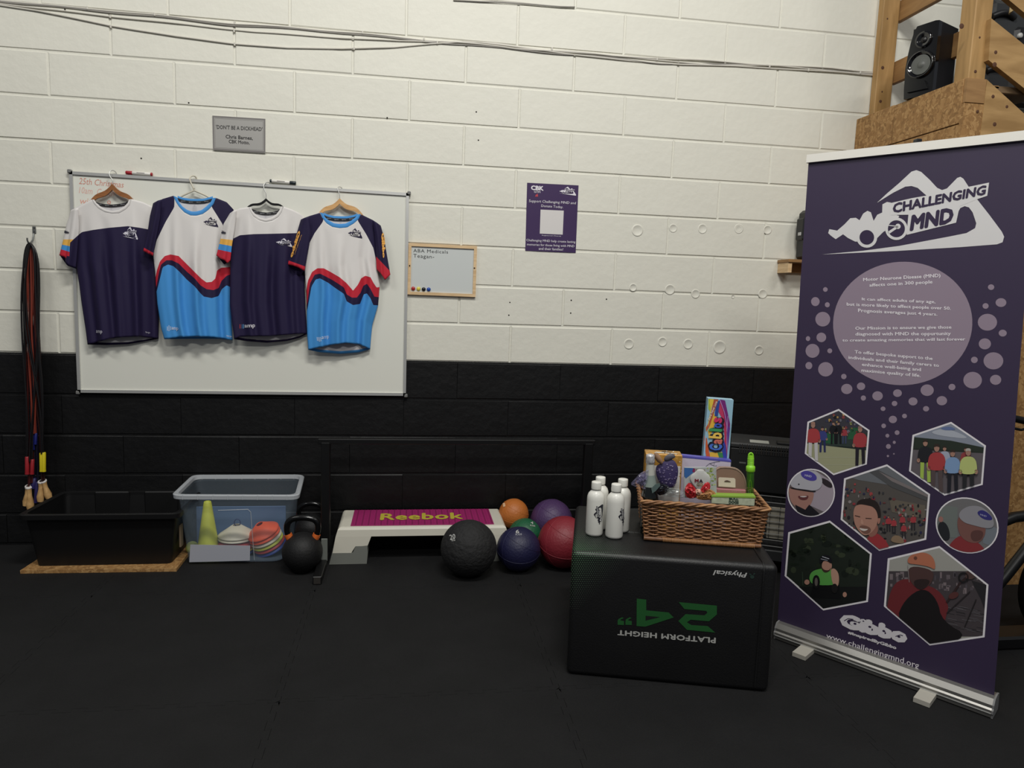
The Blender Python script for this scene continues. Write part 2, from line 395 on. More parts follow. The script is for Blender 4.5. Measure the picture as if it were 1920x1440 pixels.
# floor: rubber mats locked together like a jigsaw
MB().box((-6, -7, -.08), (7, .15, -.012)).build('floor', mat('floor_screed', (24, 24, 24), .9), loc=(0, 0, -.08))['kind'] = 'structure'
floor = bpy.data.objects['floor']
def jig(a, b, sgn):                      # dovetailed edge from a to b (2D)
    a = Vector(a); b = Vector(b); d = (b-a); L = d.length; d /= L; n = Vector((-d.y, d.x)); pts = []; k = 10; st = L/k
    for i in range(k):
        s_ = i*st
        for t, h in ((.0, -1), (.20, -1), (.16, 1), (.5, 1)) if False else ((.05, -1), (.30, -1), (.24, 1), (.76, 1), (.70, -1), (.95, -1)):
            pts.append(a+d*(s_+t*st)+n*(h*.011*sgn))
    return pts
xs = [-3.5, -2.49, -1.475, -.45, .58, 1.6, 2.62, 3.64]; ys = [.02, -.715, -1.69, -2.68, -3.7]
for i in range(len(xs)-1):
    for j in range(len(ys)-1):
        x0, x1, y1, y0 = xs[i], xs[i+1], ys[j], ys[j+1]
        e = []
        if j == 0: top = [Vector((x0, y1)), Vector((x1, y1))]
        else: top = jig((x0, y1), (x1, y1), 1)
        bot = jig((x0, y0), (x1, y0), 1)
        lf = jig((x0, y0), (x0, y1), 1); rt = jig((x1, y0), (x1, y1), 1)
        loop = bot+rt+top[::-1]+lf[::-1]
        cx, cy = (x0+x1)/2, (y0+y1)/2; sh = .9988
        loop = [Vector((cx+(p.x-cx)*sh, cy+(p.y-cy)*sh, -.012)) for p in loop]
        MB().prism(loop, (0, 0, .012)).build('rubber_mat', M['mat_black'], floor)

# ================================================================== CABLES ON THE WALL
M['cable'] = mat('painted_cable', (206, 202, 192), .5)
M['cable_dark'] = mat('grey_cable', (150, 146, 140), .5)
def wire(pts, r, m_, label, wob=0, dep=.0055, clips=()):
    P = []
    for (a, b), (c, d) in zip(pts, pts[1:]):
        n = max(2, int(abs(c-a)/18))
        for i in range(n):
            t = i/n; t2 = t*t*(3-2*t)*.0+t; P.append(W(a+(c-a)*t2, b+(d-b)*t2+math.sin((a+(c-a)*t)*.031+wob*2)*wob, dep+.001*math.sin(a*.1+wob)))
    P.append(W(pts[-1][0], pts[-1][1], dep))
    o = MB().tube(P, r, 6).build('wall_cable', m_); tag(o, label, 'cable', None)
    for x, y in clips:
        q = W(x, y, dep); MB().box(q-Vector((.004, .006, .009)), q+Vector((.004, .008, .009)), .002).build('cable_clip', M['cable'], o)
    return o
wire([(-30, -3), (50, 6), (105, 11), (164, 16), (290, 28), (440, 45), (540, 51), (680, 63), (795, 75), (858, 79), (905, 84), (965, 91), (1060, 96), (1150, 105), (1230, 109), (1330, 114), (1440, 122), (1560, 128), (1636, 135)], .0044, M['cable'], 'uppermost pale cable of the bundle running right across the white wall', .8, .0065, [(164, 15), (290, 27), (440, 43), (680, 61), (795, 73), (1035, 92), (1232, 111), (1443, 124), (1516, 131), (1613, 136)])
wire([(-30, 0), (50, 8), (164, 19), (290, 31), (440, 48), (560, 55), (620, 60), (700, 68), (797, 78), (870, 84), (960, 92), (1040, 100), (1150, 109), (1240, 119), (1300, 121), (1440, 121), (1520, 130), (1637, 139)], .0036, M['cable_dark'], 'darker grey cable twisted along the underside of the wall bundle', -1.0, .005)
wire([(-30, 3), (60, 14), (200, 30), (350, 46), (480, 60), (640, 71), (750, 77), (850, 78), (900, 80), (1010, 93), (1120, 102), (1250, 114), (1340, 123), (1450, 122), (1560, 134), (1636, 141)], .0038, M['cable'], 'middle pale cable sagging a little below the bundle', .5, .0055, [(207, 31), (439, 58)])
wire([(-30, 5), (70, 20), (207, 48), (330, 68), (440, 82), (540, 90), (640, 91), (740, 89), (810, 82), (870, 78), (930, 82), (1000, 92), (1080, 103), (1180, 114), (1280, 121), (1380, 124), (1500, 131), (1600, 137), (1636, 137)], .0044, M['cable'], 'lowest pale cable with the deepest sag under the bundle at upper left', .3, .0055, [(208, 50), (440, 83), (664, 91), (820, 80)])
wire([(850, 0), (900, 3), (985, 7), (1050, 12), (1078, 13)], .004, M['cable_dark'], 'short grey cable stub leaving the top edge of the picture', .4, .006)

# ================================================================== WHITEBOARD
M['alu'] = mat('brushed_aluminium', (205, 205, 202), .4, metal=.6)
M['silver'] = mat('silver_plastic', (185, 185, 183), .4)
M['board'] = mat('whiteboard_enamel', (226, 226, 216), .22, noise=.01, nscale=2)
TLb, TRb, BRb, BLb = [W(x, y, .02) for x, y in ((130, 321), (767, 362), (761, 742), (146, 736))]
bd = thing('whiteboard', 'large wall-mounted whiteboard in a thin aluminium frame behind the four shirts', 'whiteboard', ((TLb+TRb)/2).xyz*0+Vector(((BLb.x+BRb.x)/2, -.012, BLb.z)))
def quadplate(q, y0, y1, nm, m_, par, inset=0):
    return MB().prism([Vector((p.x, y0, p.z)) for p in q], (0, y1-y0, 0)).build(nm, m_, par)
quadplate([TLb, TRb, BRb, BLb], -.003, -.016, 'writing_panel', M['board'], bd)
for a, b in ((TLb, TRb), (TRb, BRb), (BRb, BLb), (BLb, TLb)):
    d = (b-a).normalized(); n = Vector((-d.z, 0, d.x)); cen = (TLb+BRb)/2
    if n.dot(cen-a) < 0: n = -n
    q = [a, b, b+n*.016, a+n*.016]
    MB().prism([Vector((p.x, -.003, p.z)) for p in q], (0, -.0215, 0)).build('frame_rail', M['alu'], bd)
for p in (TLb, TRb, BRb, BLb):
    MB().box((p.x-.010, -.027, p.z-.010), (p.x+.010, -.003, p.z+.010), .004).build('corner_cap', mat('grey_corner', (120, 120, 118), .5), bd)
pw = Print(S_wall(.0162))
rd = (206, 140, 124); MW = lambda: pw.build('marker_writing', bd)
pw.text('25th Christmas', (148, 333), (232, 341), (232, 352), (148, 345), rd, 0, -.012, .2); MW()
pw.text('10am  Coach', (148, 350), (214, 356), (214, 368), (148, 362), (224, 178, 166), 0, -.012, .2); MW()
pw.text('with    9', (150, 370), (208, 376), (208, 388), (150, 382), (220, 160, 146), 0, -.012, .2)
pw.build('marker_writing', bd)
def pen(a, b, body, cap, label, flip=False):
    A = W(*a, .016); B = W(*b, .016); d = (B-A).normalized(); t = thing('board_marker', label, 'marker pen', (A+B)/2-Vector((0, 0, .009)))
    L = (B-A).length
    def tb(u0, u1, r, nm, m_): MB().tube([A+d*(u0*L), A+d*(u0*L+.002), A+d*(u1*L-.002), A+d*(u1*L)], [r*.8, r, r, r*.8], 16).build(nm, m_, t)
    tb(.0, .24, .0098, 'cap', cap); tb(.24, .93, .0090, 'barrel', body); tb(.93, 1, .0092, 'end_plug', cap); q_ = Vector((0, -.0088, .002)); MB().tube([A+d*(L*.42)+q_, A+d*(L*.72)+q_], .0014, 6).build('barrel_label', M['hole'], t)
M['pen_white'] = mat('pen_white', (225, 222, 215), .35); M['pen_red'] = mat('pen_red', (160, 28, 40), .35); M['pen_black'] = mat('pen_black', (34, 44, 48), .35)
pen((236, 323.5), (286, 327), M['pen_white'], M['pen_red'], 'red-capped white board marker lying on top of the whiteboard frame')
pen((555, 343.5), (506, 339), M['pen_white'], M['pen_black'], 'dark-capped board marker lying on the whiteboard frame over the third hanger')

# ================================================================== SHIRTS
NAVY = (33, 25, 60); WHT = (224, 220, 217); SKY = (70, 148, 216); RED = (196, 40, 58); YEL = (238, 182, 84)
def res(pl, n, byx=False):
    if byx:
        out = []; x0, x1 = pl[0][0], pl[-1][0]; f = polyline_y(pl)
        return [(x0+(x1-x0)*i/n, f(x0+(x1-x0)*i/n)) for i in range(n+1)]
    L = [0]
    for a, b in zip(pl, pl[1:]): L.append(L[-1]+math.hypot(b[0]-a[0], b[1]-a[1]))
    out = []; k = 0
    for i in range(n+1):
        s_ = L[-1]*i/n
        while k < len(L)-2 and L[k+1] < s_: k += 1
        t = (s_-L[k])/((L[k+1]-L[k]) or 1); out.append((pl[k][0]+(pl[k+1][0]-pl[k][0])*t, pl[k][1]+(pl[k+1][1]-pl[k][1])*t))
    return out
def coons(T, B, L, R, ns, nt, byx=True):
    T = res(T, ns, byx); B = res(B, ns, byx); L = res(L, nt); R = res(R, nt); out = []
    for j in range(nt+1):
        t = j/nt; row = []
        for i in range(ns+1):
            s_ = i/ns; row.append(tuple((1-t)*T[i][k]+t*B[i][k]+(1-s_)*L[j][k]+s_*R[j][k]-((1-s_)*(1-t)*T[0][k]+s_*(1-t)*T[-1][k]+(1-s_)*t*B[0][k]+s_*t*B[-1][k]) for k in (0, 1)))
        out.append(row)
    return out
def sheet(g, depth, name, m_, parent, zones=(), thick=.0012):
    ns = len(g[0])-1; nt = len(g)-1; rows = []
    D = [[depth(i/ns, j/nt, g[j][i]) for i in range(ns+1)] for j in range(nt+1)]
    mb = MB()
    f = [[W(g[j][i][0], g[j][i][1], D[j][i]) for i in range(ns+1)] for j in range(nt+1)]
    b = [[p+Vector((0, thick, 0)) for p in r] for r in f]
    nc = ns+1; n = nc*(nt+1); vs = [p for r in f for p in r]+[p for r in b for p in r]
    fs = [(j*nc+i, j*nc+i+1, (j+1)*nc+i+1, (j+1)*nc+i) for j in range(nt) for i in range(ns)]
    fs += [tuple(k+n for k in q[::-1]) for q in fs]
    bord = [i for i in range(nc)]+[j*nc+ns for j in range(1, nt+1)]+[nt*nc+i for i in range(ns-1, -1, -1)]+[j*nc for j in range(nt-1, 0, -1)]
    fs += [(a, c, c+n, a+n) for a, c in zip(bord, bord[1:]+bord[:1])]
    mb.add(vs, fs, True); o = mb.build(name, m_, parent)
    for an, fn in zones:
        vals = [fn(*g[j][i]) for j in range(nt+1) for i in range(ns+1)]; attr(o, an, vals+vals)
    return o
M['tee_white'] = mat('white_jersey', WHT, .75); M['tee_dark'] = mat('dark_tape', (30, 28, 34), .7)
M['tee_sky'] = mat('sky_blue_jersey', SKY, .7); M['tee_navy'] = mat('navy_jersey', NAVY, .75, spec=.3); M['tee_red'] = mat('red_jersey', RED, .7)
M['tape_txt'] = mat('tape', (24, 24, 28), .7)
zm_navy = zone_mat('white_and_navy_jersey', WHT, [('yoke', NAVY)])
zm_strip = zone_mat('striped_sleeve_jersey', WHT, [('s1', YEL), ('s2', SKY), ('s3', RED), ('s4', NAVY)])
zm_wave = zone_mat('wave_pattern_jersey', WHT, [('rag', NAVY), ('w1', RED), ('w2', NAVY), ('w3', SKY)])
zm_cuff = zone_mat('navy_sleeve_red_cuff', NAVY, [('cuff', RED)])
zm_backn = zone_mat('shirt_inside_navy_hem', (206, 204, 206), [('hem', NAVY)])
zm_backs = zone_mat('shirt_inside_blue_hem', (206, 204, 206), [('hem', SKY)])
def strip(pin, pout, d, name, m_, par, n=36, th=.003, dx=None):
    a = res(pin, n); b = res(pout, n)
    f = [[W(p[0], p[1], d((i/n), p)) for i, p in enumerate(a)], [W((p[0]+q[0])/2, (p[1]+q[1])/2, d(i/n, p)+th) for i, (p, q) in enumerate(zip(a, b))], [W(p[0], p[1], d((i/n), p)) for i, p in enumerate(b)]]
    mb = MB(); mb.grid(f); bk = [[q+Vector((0, .0015, 0)) for q in r] for r in f]; mb.grid(bk)
    return mb.build(name, m_, par)
def shirt(label, top, left, right, hem, backhem, coll_out, coll_in, backneck, kind, d0, tilt, zones, zcol, sleeves, seed):
    x0, x1 = left[0][0], right[0][0]
    midx = (coll_out[0][0]+coll_out[-1][0])/2
    base = W(midx, hem[len(hem)//2][1], d0)
    t = thing('tee_shirt', label, 't-shirt', base)
    rnd = random.Random(seed); ph = [rnd.random()*6.28 for _ in range(6)]
    def dep(s_, tt, p):
        e = max(0, math.sin(PI*min(1, max(0, s_))))
        v = d0+tilt*(1-s_)+.004+.036*e**.6
        amp = .0115*min(1, max(0, (tt-.05)*2.2))*min(1, e*2.2)
        v += amp*(math.sin(s_*27+ph[0]+tt*.6)+.7*math.sin(s_*15+ph[1]-tt*.9)+.35*math.sin(s_*49+ph[2]))
        return v
    T = [left[0]]+top+[right[0]]
    g = coons(T, hem, left, right, 84, 72)
    front = sheet(g, dep, 'torso', {'n': zm_navy, 'w': zm_wave}[kind], t, zones)
    Tb = [left[0], coll_out[0]]+backneck+[coll_out[-1], right[0]]
    gb = coons(Tb, backhem, left, right, 40, 30)
    fb = polyline_y(backhem)
    sheet(gb, lambda s_, tt, p: d0+tilt*(1-s_)-.004, 'back_panel', zm_backn if kind == 'n' else zm_backs, t, [('hem', lambda x, y: y-(fb(x)-5))])
    xl, xr = left[0][0], right[0][0]
    def cd_(s_, p):
        ss = (p[0]-xl)/(xr-xl); return dep(ss, .03, p)+.0015
    strip(coll_in, coll_out, cd_, 'collar', M['tee_white'] if kind == 'n' else M['tee_sky'], t)
    bi = [(x, y+4.5) for x, y in backneck]
    strip(backneck, bi, lambda u, p: d0+tilt*(1-(p[0]-xl)/(xr-xl))+.002, 'neck_tape', M['tape_txt'], t, 16, .001)
    if kind == 'w': strip([(x, y-4) for x, y in backneck], backneck, lambda u, p: d0+tilt*(1-(p[0]-xl)/(xr-xl))+.002, 'back_collar', M['tee_sky'], t, 16, .001)
    pn = Print(lambda x, y: (W(x, y, d0+tilt*(1-(x-xl)/(xr-xl))+.003), Vector((0, -1, 0))), .0006)
    n_ = len(backneck); a, b = backneck[0], backneck[-1]; mx_, my_ = midx, max(y for _, y in backneck)
    for k in range(4):
        u = .16+.22*k; xx = a[0]+(b[0]-a[0])*u; yy = polyline_y(backneck)(xx)
        pn.text('sport', (xx-4, yy+1.6), (xx+4, yy+1.8), (xx+4, yy+3.6), (xx-4, yy+3.4), (190, 190, 195), 2)
    pn.text('O', (mx_-1.5, my_+6), (mx_+1.5, my_+6), (mx_+1.5, my_+9), (mx_-1.5, my_+9), (150, 148, 155), 2)
    if seed == 2:
        for k in range(3): pn.text('wash care', (mx_-4, my_+10+3*k), (mx_+4, my_+10+3*k), (mx_+4, my_+12+3*k), (mx_-4, my_+12+3*k), (150, 148, 155), 2)
    pn.build('neck_print', t)
    SV = []
    for sd, (sT, sB, sL, sR, sz, mt, back) in enumerate(sleeves):
        gs = coons(sT, sB, sL, sR, 22, 26, byx=False)
        lt = sL[0][0] < midx; base_d = d0+(tilt if lt else 0)
        sheet(coons(sT, back, [sL[0], back[0]], [sR[0], back[-1]], 10, 10, byx=False) if back else gs, lambda s_, tt, p: base_d+.001, 'sleeve_lining', M['tee_navy'], t)
        def sdep(s_, tt, p, lt=lt): return base_d+.006+.030*max(0, math.sin(PI*(.08+.84*s_)))**.7+.006*math.sin(s_*11+seed)*tt + (.022*s_ if lt else .022*(1-s_))*(1-tt*.6)
        SV.append(sheet(gs, sdep, 'sleeve', mt, t, sz))
    return t, front, SV
def above(pl): f = polyline_y(pl); return lambda x, y: y-f(x)
def hanger(kind, hook, apex, lend, rend, label, col, d):
    t = thing('coat_hanger', label, 'hanger', W(apex[0], lend[1], d))
    A = W(*apex, d); Lp = W(*lend, d); Rp = W(*rend, d)
    hk = [W(x, y, dd) for x, y, dd in hook]
    # smooth hook
    for _ in range(2):
        q = [hk[0]]
        for a, b in zip(hk, hk[1:]): q += [a*.75+b*.25, a*.25+b*.75]
        hk = q+[hk[-1]]
    MB().tube(hk, .0024 if kind != 'plastic' else .004, 8).build('hook', M['alu'] if kind != 'plastic' else col, t)
    if kind == 'plastic':
        MB().tube([A+Vector((0, 0, .012)), A, Lp*.5+A*.5+Vector((0, 0, .004)), Lp], .005, 8).build('arm', col, t)
        MB().tube([A+Vector((0, 0, .012)), A, Rp*.5+A*.5+Vector((0, 0, .004)), Rp], .005, 8).build('arm', col, t)
    else:
        mb = MB(); wd = .030 if kind == 'wood' else .014; top = []; bot = []
        for i in range(21):
            u = i/20*2-1; a = abs(u); E = Lp if u < 0 else Rp
            p = A.lerp(E, a); z = p.z + .006*math.sin(PI*a) - .010*math.sin(2*PI*a)
            h = wd*(1-.35*a); top.append(Vector((p.x, p.y, z+h*.2))); bot.append(Vector((p.x, p.y, z-h*.8)))
        mb.prism([v+Vector((0, .007, 0)) for v in top+bot[::-1]], (0, -.014, 0)).build('shoulder_bar', col, t)
    return t
M['beech'] = wood('beech_wood', (196, 148, 92), (222, 176, 118), .45, 20, (1, 1, 6)); M['brownwood'] = wood('brown_wood', (132, 84, 48), (160, 106, 62), .4, 20, (1, 1, 6))
M['cream_plastic'] = mat('cream_plastic', (206, 200, 182), .4); M['black_velvet'] = mat('black_velvet', (16, 16, 18), .9)
hanger('wood', [(213, 332, .05), (208, 331, .028), (205, 325, .024), (208, 319, .02), (216, 321, .03), (219, 324, .04)][::-1] and [(211, 346, .045), (212, 338, .045), (205, 330, .045), (205, 322, .04), (210, 319, .03), (216, 321, .012), (219, 326, .006)], (211, 347), (166, 384), (256, 384), 'brown wooden hanger holding the leftmost navy and white shirt', M['brownwood'], .045)
hanger('plastic', [(364, 357, .045), (361, 349, .045), (356, 339, .045), (356, 332, .04), (362, 329, .03), (368, 332, .012), (369, 338, .006)], (364, 357), (324, 378), (406, 378), 'cream plastic hanger holding the second shirt from the left', M['cream_plastic'], .045)
hanger('velvet', [(499, 371, .045), (499, 362, .045), (495, 355, .045), (494, 346, .04), (499, 342, .03), (505, 342, .012), (507, 345, .006)], (499, 373), (458, 396), (538, 396), 'slim black hanger holding the third shirt from the left', M['black_velvet'], .045)
hanger('wood', [(637, 372, .045), (637, 365, .045), (634, 358, .045), (633, 352, .04), (636, 350, .03), (641, 352, .012), (642, 357, .006)], (637, 374), (594, 406), (682, 406), 'pale beech hanger holding the rightmost shirt', M['beech'], .045)

# --- shirt 1
y1 = [(118, 470), (132, 454), (143, 443), (154, 435), (175, 431), (205, 427), (240, 424), (262, 427), (278, 430), (300, 434)]
t1, f1, s1 = shirt('leftmost hanging tee, white yoke over navy body with a banded left sleeve', [(150, 386), (172, 374), (176, 378), (182, 386), (192, 393), (205, 398), (214, 399), (226, 397), (236, 391), (243, 382), (246, 373), (268, 379), (283, 386)],
    [(133, 394), (137, 430), (141, 470), (143, 503), (148, 530), (153, 570), (160, 615), (164, 646)], [(292, 392), (297, 450), (298, 520), (298, 580), (297, 635)],
    [(164, 646), (185, 641), (205, 635), (230, 632), (260, 631), (297, 635)], [(164, 646), (200, 647.5), (240, 646.5), (270, 642), (297, 637)],
    [(172, 374), (176, 381), (184, 390), (196, 397), (210, 400), (224, 399), (236, 392), (243, 384), (246, 373)], [(176, 374), (180, 380), (188, 387), (198, 393), (210, 395.5), (222, 394), (232, 388), (239, 381), (242, 374)],
    [(176, 377), (184, 380), (195, 382.5), (210, 383.5), (225, 382), (234, 380), (242, 376)], 'n', .034, .02, [('yoke', above(y1))], None,
    [([(133, 394), (140, 391), (147, 390)], [(111, 479), (122, 482), (123, 493), (131, 500), (142, 503)], [(133, 394), (125, 420), (118, 452), (111, 479)], [(147, 390), (148, 430), (145, 470), (142, 503)],
      [('s1', lambda x, y: y-449), ('s2', lambda x, y: y-(459+(x-118)*.2)), ('s3', lambda x, y: y-(468.5+(x-118)*.3)), ('s4', lambda x, y: min(x-(131.5-(y-452)*.05), y-(455-(x-131)*.9)) if y < 481 else max(x-123, 0)+.1)], zm_strip, [(113, 480), (126, 498), (143, 504)])], 1)
pr = Print(S_mesh(f1), .0012)
logo(pr, logo_box(230, 421, 28, 29, .06), (215, 212, 222), NAVY); pr.build('printed_logo', t1)
pr.text('amp', (181, 619), (192, 620), (192, 627), (181, 626), (200, 198, 210), 1, .02); pr.text('forge', (273, 621), (282, 622), (282, 626), (273, 625), (190, 188, 200), 1)
pr.build('hem_wordmark', t1)
pr = Print(S_mesh(s1[0]), .0012); pr.text('Gibbo', (121, 432), (130, 433), (130, 438), (121, 437), (40, 40, 60), 1, .04); pr.build('sleeve_print', t1)

# --- shirt 2
ragL = [(287, 478), (287.5, 475), (294, 450), (310, 417), (327, 390), (330, 360)]
def side(pl):                             # > 0 on the left of a rising seam
    return lambda x, y: polyline_y(sorted((b, a) for a, b in pl))(y)-x
def sideR(pl): return lambda x, y: x-polyline_y(sorted((b, a) for a, b in pl))(y)
w1 = [(285, 545), (291, 522), (294, 507), (300, 490), (309, 480), (320, 477), (335, 480), (350, 495), (365, 510), (377, 522), (387, 529.5), (397, 528.5), (404, 522), (407, 507), (415, 502), (427, 501), (440, 500)]
w2 = [(285, 560), (294, 535), (297, 515), (302, 496), (312, 488), (322, 488), (335, 494), (350, 509), (365, 522), (376, 535), (387, 542), (400, 544), (410, 540), (415, 527), (425, 517), (440, 512)]
w3 = [(285, 570), (295, 542), (300, 522), (305, 501), (315, 496), (325, 499), (337, 510), (350, 524), (365, 537), (375, 549), (382, 556), (397, 559), (410, 555), (416, 542), (425, 535), (440, 542)]
rl2 = side([(327, 388), (310, 417), (294, 450), (287.5, 475), (280, 500)]); rr2 = sideR([(397, 388), (417, 420), (425, 440), (433, 470), (446, 500)])
t2, f2, s2 = shirt('white, red, navy and sky blue wave tee between the two navy-bodied tees', [(305, 373), (325, 367), (329, 376), (336, 388), (346, 398), (357, 403), (366, 404), (378, 402), (390, 394), (399, 384), (405, 371), (425, 379)],
    [(287, 382), (287, 420), (287, 478), (291, 510), (292, 530), (295, 570), (302, 615), (308, 636)], [(438, 393), (438, 430), (436, 470), (434, 520), (434, 600), (436, 638)],
    [(308, 636), (337, 632), (370, 631), (400, 632), (436, 638)], [(308, 637), (345, 636.5), (380, 636.5), (410, 637), (436, 640)],
    [(325, 367), (329, 377), (336, 388), (346, 398), (357, 403.5), (368, 404), (380, 401), (391, 393), (400, 383), (405, 371)], [(332, 370), (335, 378), (342, 387), (350, 393), (359, 396.5), (368, 396.5), (378, 394), (387, 387), (395, 379), (399, 371)],
    [(333, 371), (342, 374.5), (355, 376.5), (368, 377), (382, 376.5), (392, 374), (399, 372)], 'w', .04, .045,
    [('rag', lambda x, y: max(rl2(x, y), rr2(x, y))), ('w1', above(w1)), ('w2', above(w2)), ('w3', above(w3))], None,
    [([(287, 381), (296, 376), (303, 374)], [(268.5, 470.5), (277, 475), (286.5, 480)], [(287, 381), (281, 405), (276, 440), (268.5, 470.5)], [(303, 374), (300, 410), (293, 445), (286.5, 480)], [('cuff', lambda x, y: y-(464.5+(x-270)*.55))], zm_cuff, None)], 2)
pr = Print(S_mesh(f2), .0012)
logo(pr, logo_box(381, 403, 28, 22, .1), NAVY, WHT); pr.build('printed_logo', t2)
pr.text('amp', (322, 613), (335, 614), (335, 621), (322, 620), (220, 225, 235), 1, .01); pr.line([(314, 612), (314, 620)], 1, (220, 225, 235)); pr.line([(317, 610), (317, 621)], 1, (220, 225, 235)); pr.line([(320, 612), (320, 619)], 1, (220, 225, 235))
pr.text('forge', (425, 628), (434, 629), (434, 633), (425, 632), (220, 220, 230), 1)
pr.build('hem_wordmark', t2)

# --- shirt 3
y3 = [(425, 455), (434, 449), (450, 441), (475, 439), (520, 438), (560, 437), (580, 436)]
t3, f3, s3 = shirt('third tee from the left, white yoke over navy body on a black hanger', [(448, 391), (466, 388), (468, 395), (474, 404), (484, 412), (498, 415), (512, 413), (523, 405), (529, 396), (531, 387), (548, 393), (562, 400)],
    [(431, 400), (433, 430), (433, 470), (432, 488), (431, 572), (435, 605), (439, 636)], [(572, 407), (574, 470), (571, 530), (573, 580), (576, 626)],
    [(439, 636), (450, 631), (480, 630), (510, 629), (540, 626), (560, 624), (576, 624)], [(439, 636), (462, 640), (500, 643.5), (537, 641), (562, 635), (576, 628)],
    [(466, 388), (469, 396), (475, 405), (485, 412), (498, 415.5), (511, 413), (522, 406), (528, 397), (531, 387)], [(470, 388), (473, 395), (479, 402), (487, 408), (498, 410.5), (509, 408), (518, 402), (524, 394), (527, 387)],
    [(471, 391), (480, 395), (490, 397.5), (500, 398.5), (512, 397.5), (520, 395), (526, 391)], 'n', .04, .045, [('yoke', above(y3))], None,
    [([(431, 400), (438, 395), (444, 393)], [(405.5, 479), (413, 485), (421, 488), (426, 494), (432, 488)], [(431, 400), (419, 420), (412, 455), (405.5, 479)], [(444, 393), (440, 430), (435, 460), (432, 488)],
      [('s1', lambda x, y: y-(447+(x-410)*.12)), ('s2', lambda x, y: y-(457+(x-410)*.18)), ('s3', lambda x, y: y-(468+(x-410)*.22)), ('s4', lambda x, y: -1)], zm_strip, [(408, 481), (420, 496), (433, 489)])], 3)
pr = Print(S_mesh(f3), .0012)
logo(pr, logo_box(517, 443, 31, 19, .1), (220, 217, 226), NAVY); pr.build('printed_logo', t3)
pr.text('amp', (459, 609), (478, 608), (478, 616), (459, 616.5), (215, 212, 220), 1, .03)
for x, c in ((450, (190, 60, 60)), (452.5, (90, 90, 110)), (455, (60, 120, 180)), (457, (110, 160, 200))): pr.line([(x, 608), (x, 616)], 1, c)
pr.build('hem_wordmark', t3)
pr = Print(S_mesh(s3[0]), .0012); pr.text('Gibbo', (415, 432), (424, 433), (424, 439), (415, 438), (40, 40, 60), 1, .04); pr.build('sleeve_print', t3)

# --- shirt 4
v1 = [(566, 585), (572, 560), (577, 527), (585, 510), (595, 503), (607, 503), (620, 510), (637, 520), (650, 531), (662, 545), (671, 534), (677, 522), (685, 517), (695, 520), (700, 530), (706, 539), (715, 538)]
v2 = [(566, 600), (576, 570), (581, 532), (590, 515), (600, 513), (612, 519), (625, 526), (645, 539), (650, 552), (660, 558), (669, 558), (676, 549), (681, 536), (688, 532), (695, 542), (702, 556), (715, 558)]
v3 = [(566, 610), (577, 577), (584, 537), (592, 524), (600, 522), (615, 530), (630, 541), (645, 551), (650, 565), (662, 572), (675, 570), (682, 552), (688, 550), (695, 560), (700, 572), (715, 573)]
rl4 = side([(606, 415), (590, 437), (577, 462), (571, 482), (560, 520)]); rr4 = sideR([(671, 414), (687, 440), (700, 465), (705.5, 490), (715, 530)])
cuffL = lambda x, y: y-(488+(x-540)*.36); cuffR = lambda x, y: y-(488+(x-712)*1.05)
t4, f4, s4 = shirt('rightmost hanging wave tee with both navy sleeves and red cuffs showing', [(580, 405), (600, 399), (604, 408), (612, 418), (622, 424), (636, 427), (650, 425), (662, 419), (671, 411), (677, 402), (700, 413)],
    [(565, 411), (568, 450), (571, 505), (575, 555), (575, 597), (576, 630), (578, 656)], [(713, 424), (711, 460), (707, 500), (712, 535), (709, 572), (698, 610), (696, 630), (694, 655)],
    [(578, 656), (600, 651), (625, 646), (650, 643), (675, 646), (694, 655)], [(578, 656), (600, 660.5), (637, 663.5), (672, 661), (694, 655)],
    [(600, 398), (604, 408), (612, 418), (623, 425), (637, 427.5), (651, 426), (663, 419), (672, 411), (677, 401)], [(606, 400), (609, 407), (616, 413), (626, 418.5), (637, 420), (648, 419), (658, 414), (666, 408), (671, 402)],
    [(607, 403), (615, 406.5), (626, 409), (637, 409.5), (650, 409.5), (662, 407.5), (670, 404.5)], 'w', .036, .035,
    [('rag', lambda x, y: max(rl4(x, y), rr4(x, y))), ('w1', above(v1)), ('w2', above(v2)), ('w3', above(v3))], None,
    [([(564, 411.5), (572, 408), (580, 405)], [(539, 496), (550, 498), (560, 502), (571, 508)], [(564, 411.5), (557, 435), (550, 460), (539, 496)], [(580, 405), (583, 440), (577, 475), (571, 508)], [('cuff', cuffL)], zm_cuff, [(541, 497), (553, 514), (562, 517), (571, 508)]),
     ([(698, 412), (706, 417), (714, 423)], [(706, 505), (714, 513), (722, 525), (732, 515)], [(698, 412), (702, 440), (705, 475), (706, 505)], [(714, 423), (720, 445), (725, 475), (732, 515)], [('cuff', cuffR)], zm_cuff, None)], 4)
pr = Print(S_mesh(f4), .0012)
logo(pr, logo_box(652, 424, 27, 22, .1), NAVY, WHT); pr.build('printed_logo', t4)
pr.text('amp', (603, 631), (617, 629), (617, 637), (603, 638), (215, 225, 238), 1, .0)
for k in range(4): pr.line([(594.5+2.2*k, 632+k*.0), (595.5+2.2*k, 641-abs(k-2))], .9, (215, 225, 238))
pr.build('hem_wordmark', t4)
pr = Print(S_mesh(s4), .0014)
pr.text('Gibbo', (560, 432), (543, 482), (549, 484), (565, 434), (240, 176, 84), 1, .07); pr.text('#InspiredByGibbo', (565, 440), (552, 477), (554, 478), (567, 441), (200, 150, 90), 1)
pr.text('Gibbo', (721, 436), (722, 484), (717, 484), (714, 437), (240, 176, 84), 1, .07)
pr.build('sleeve_print', t4)

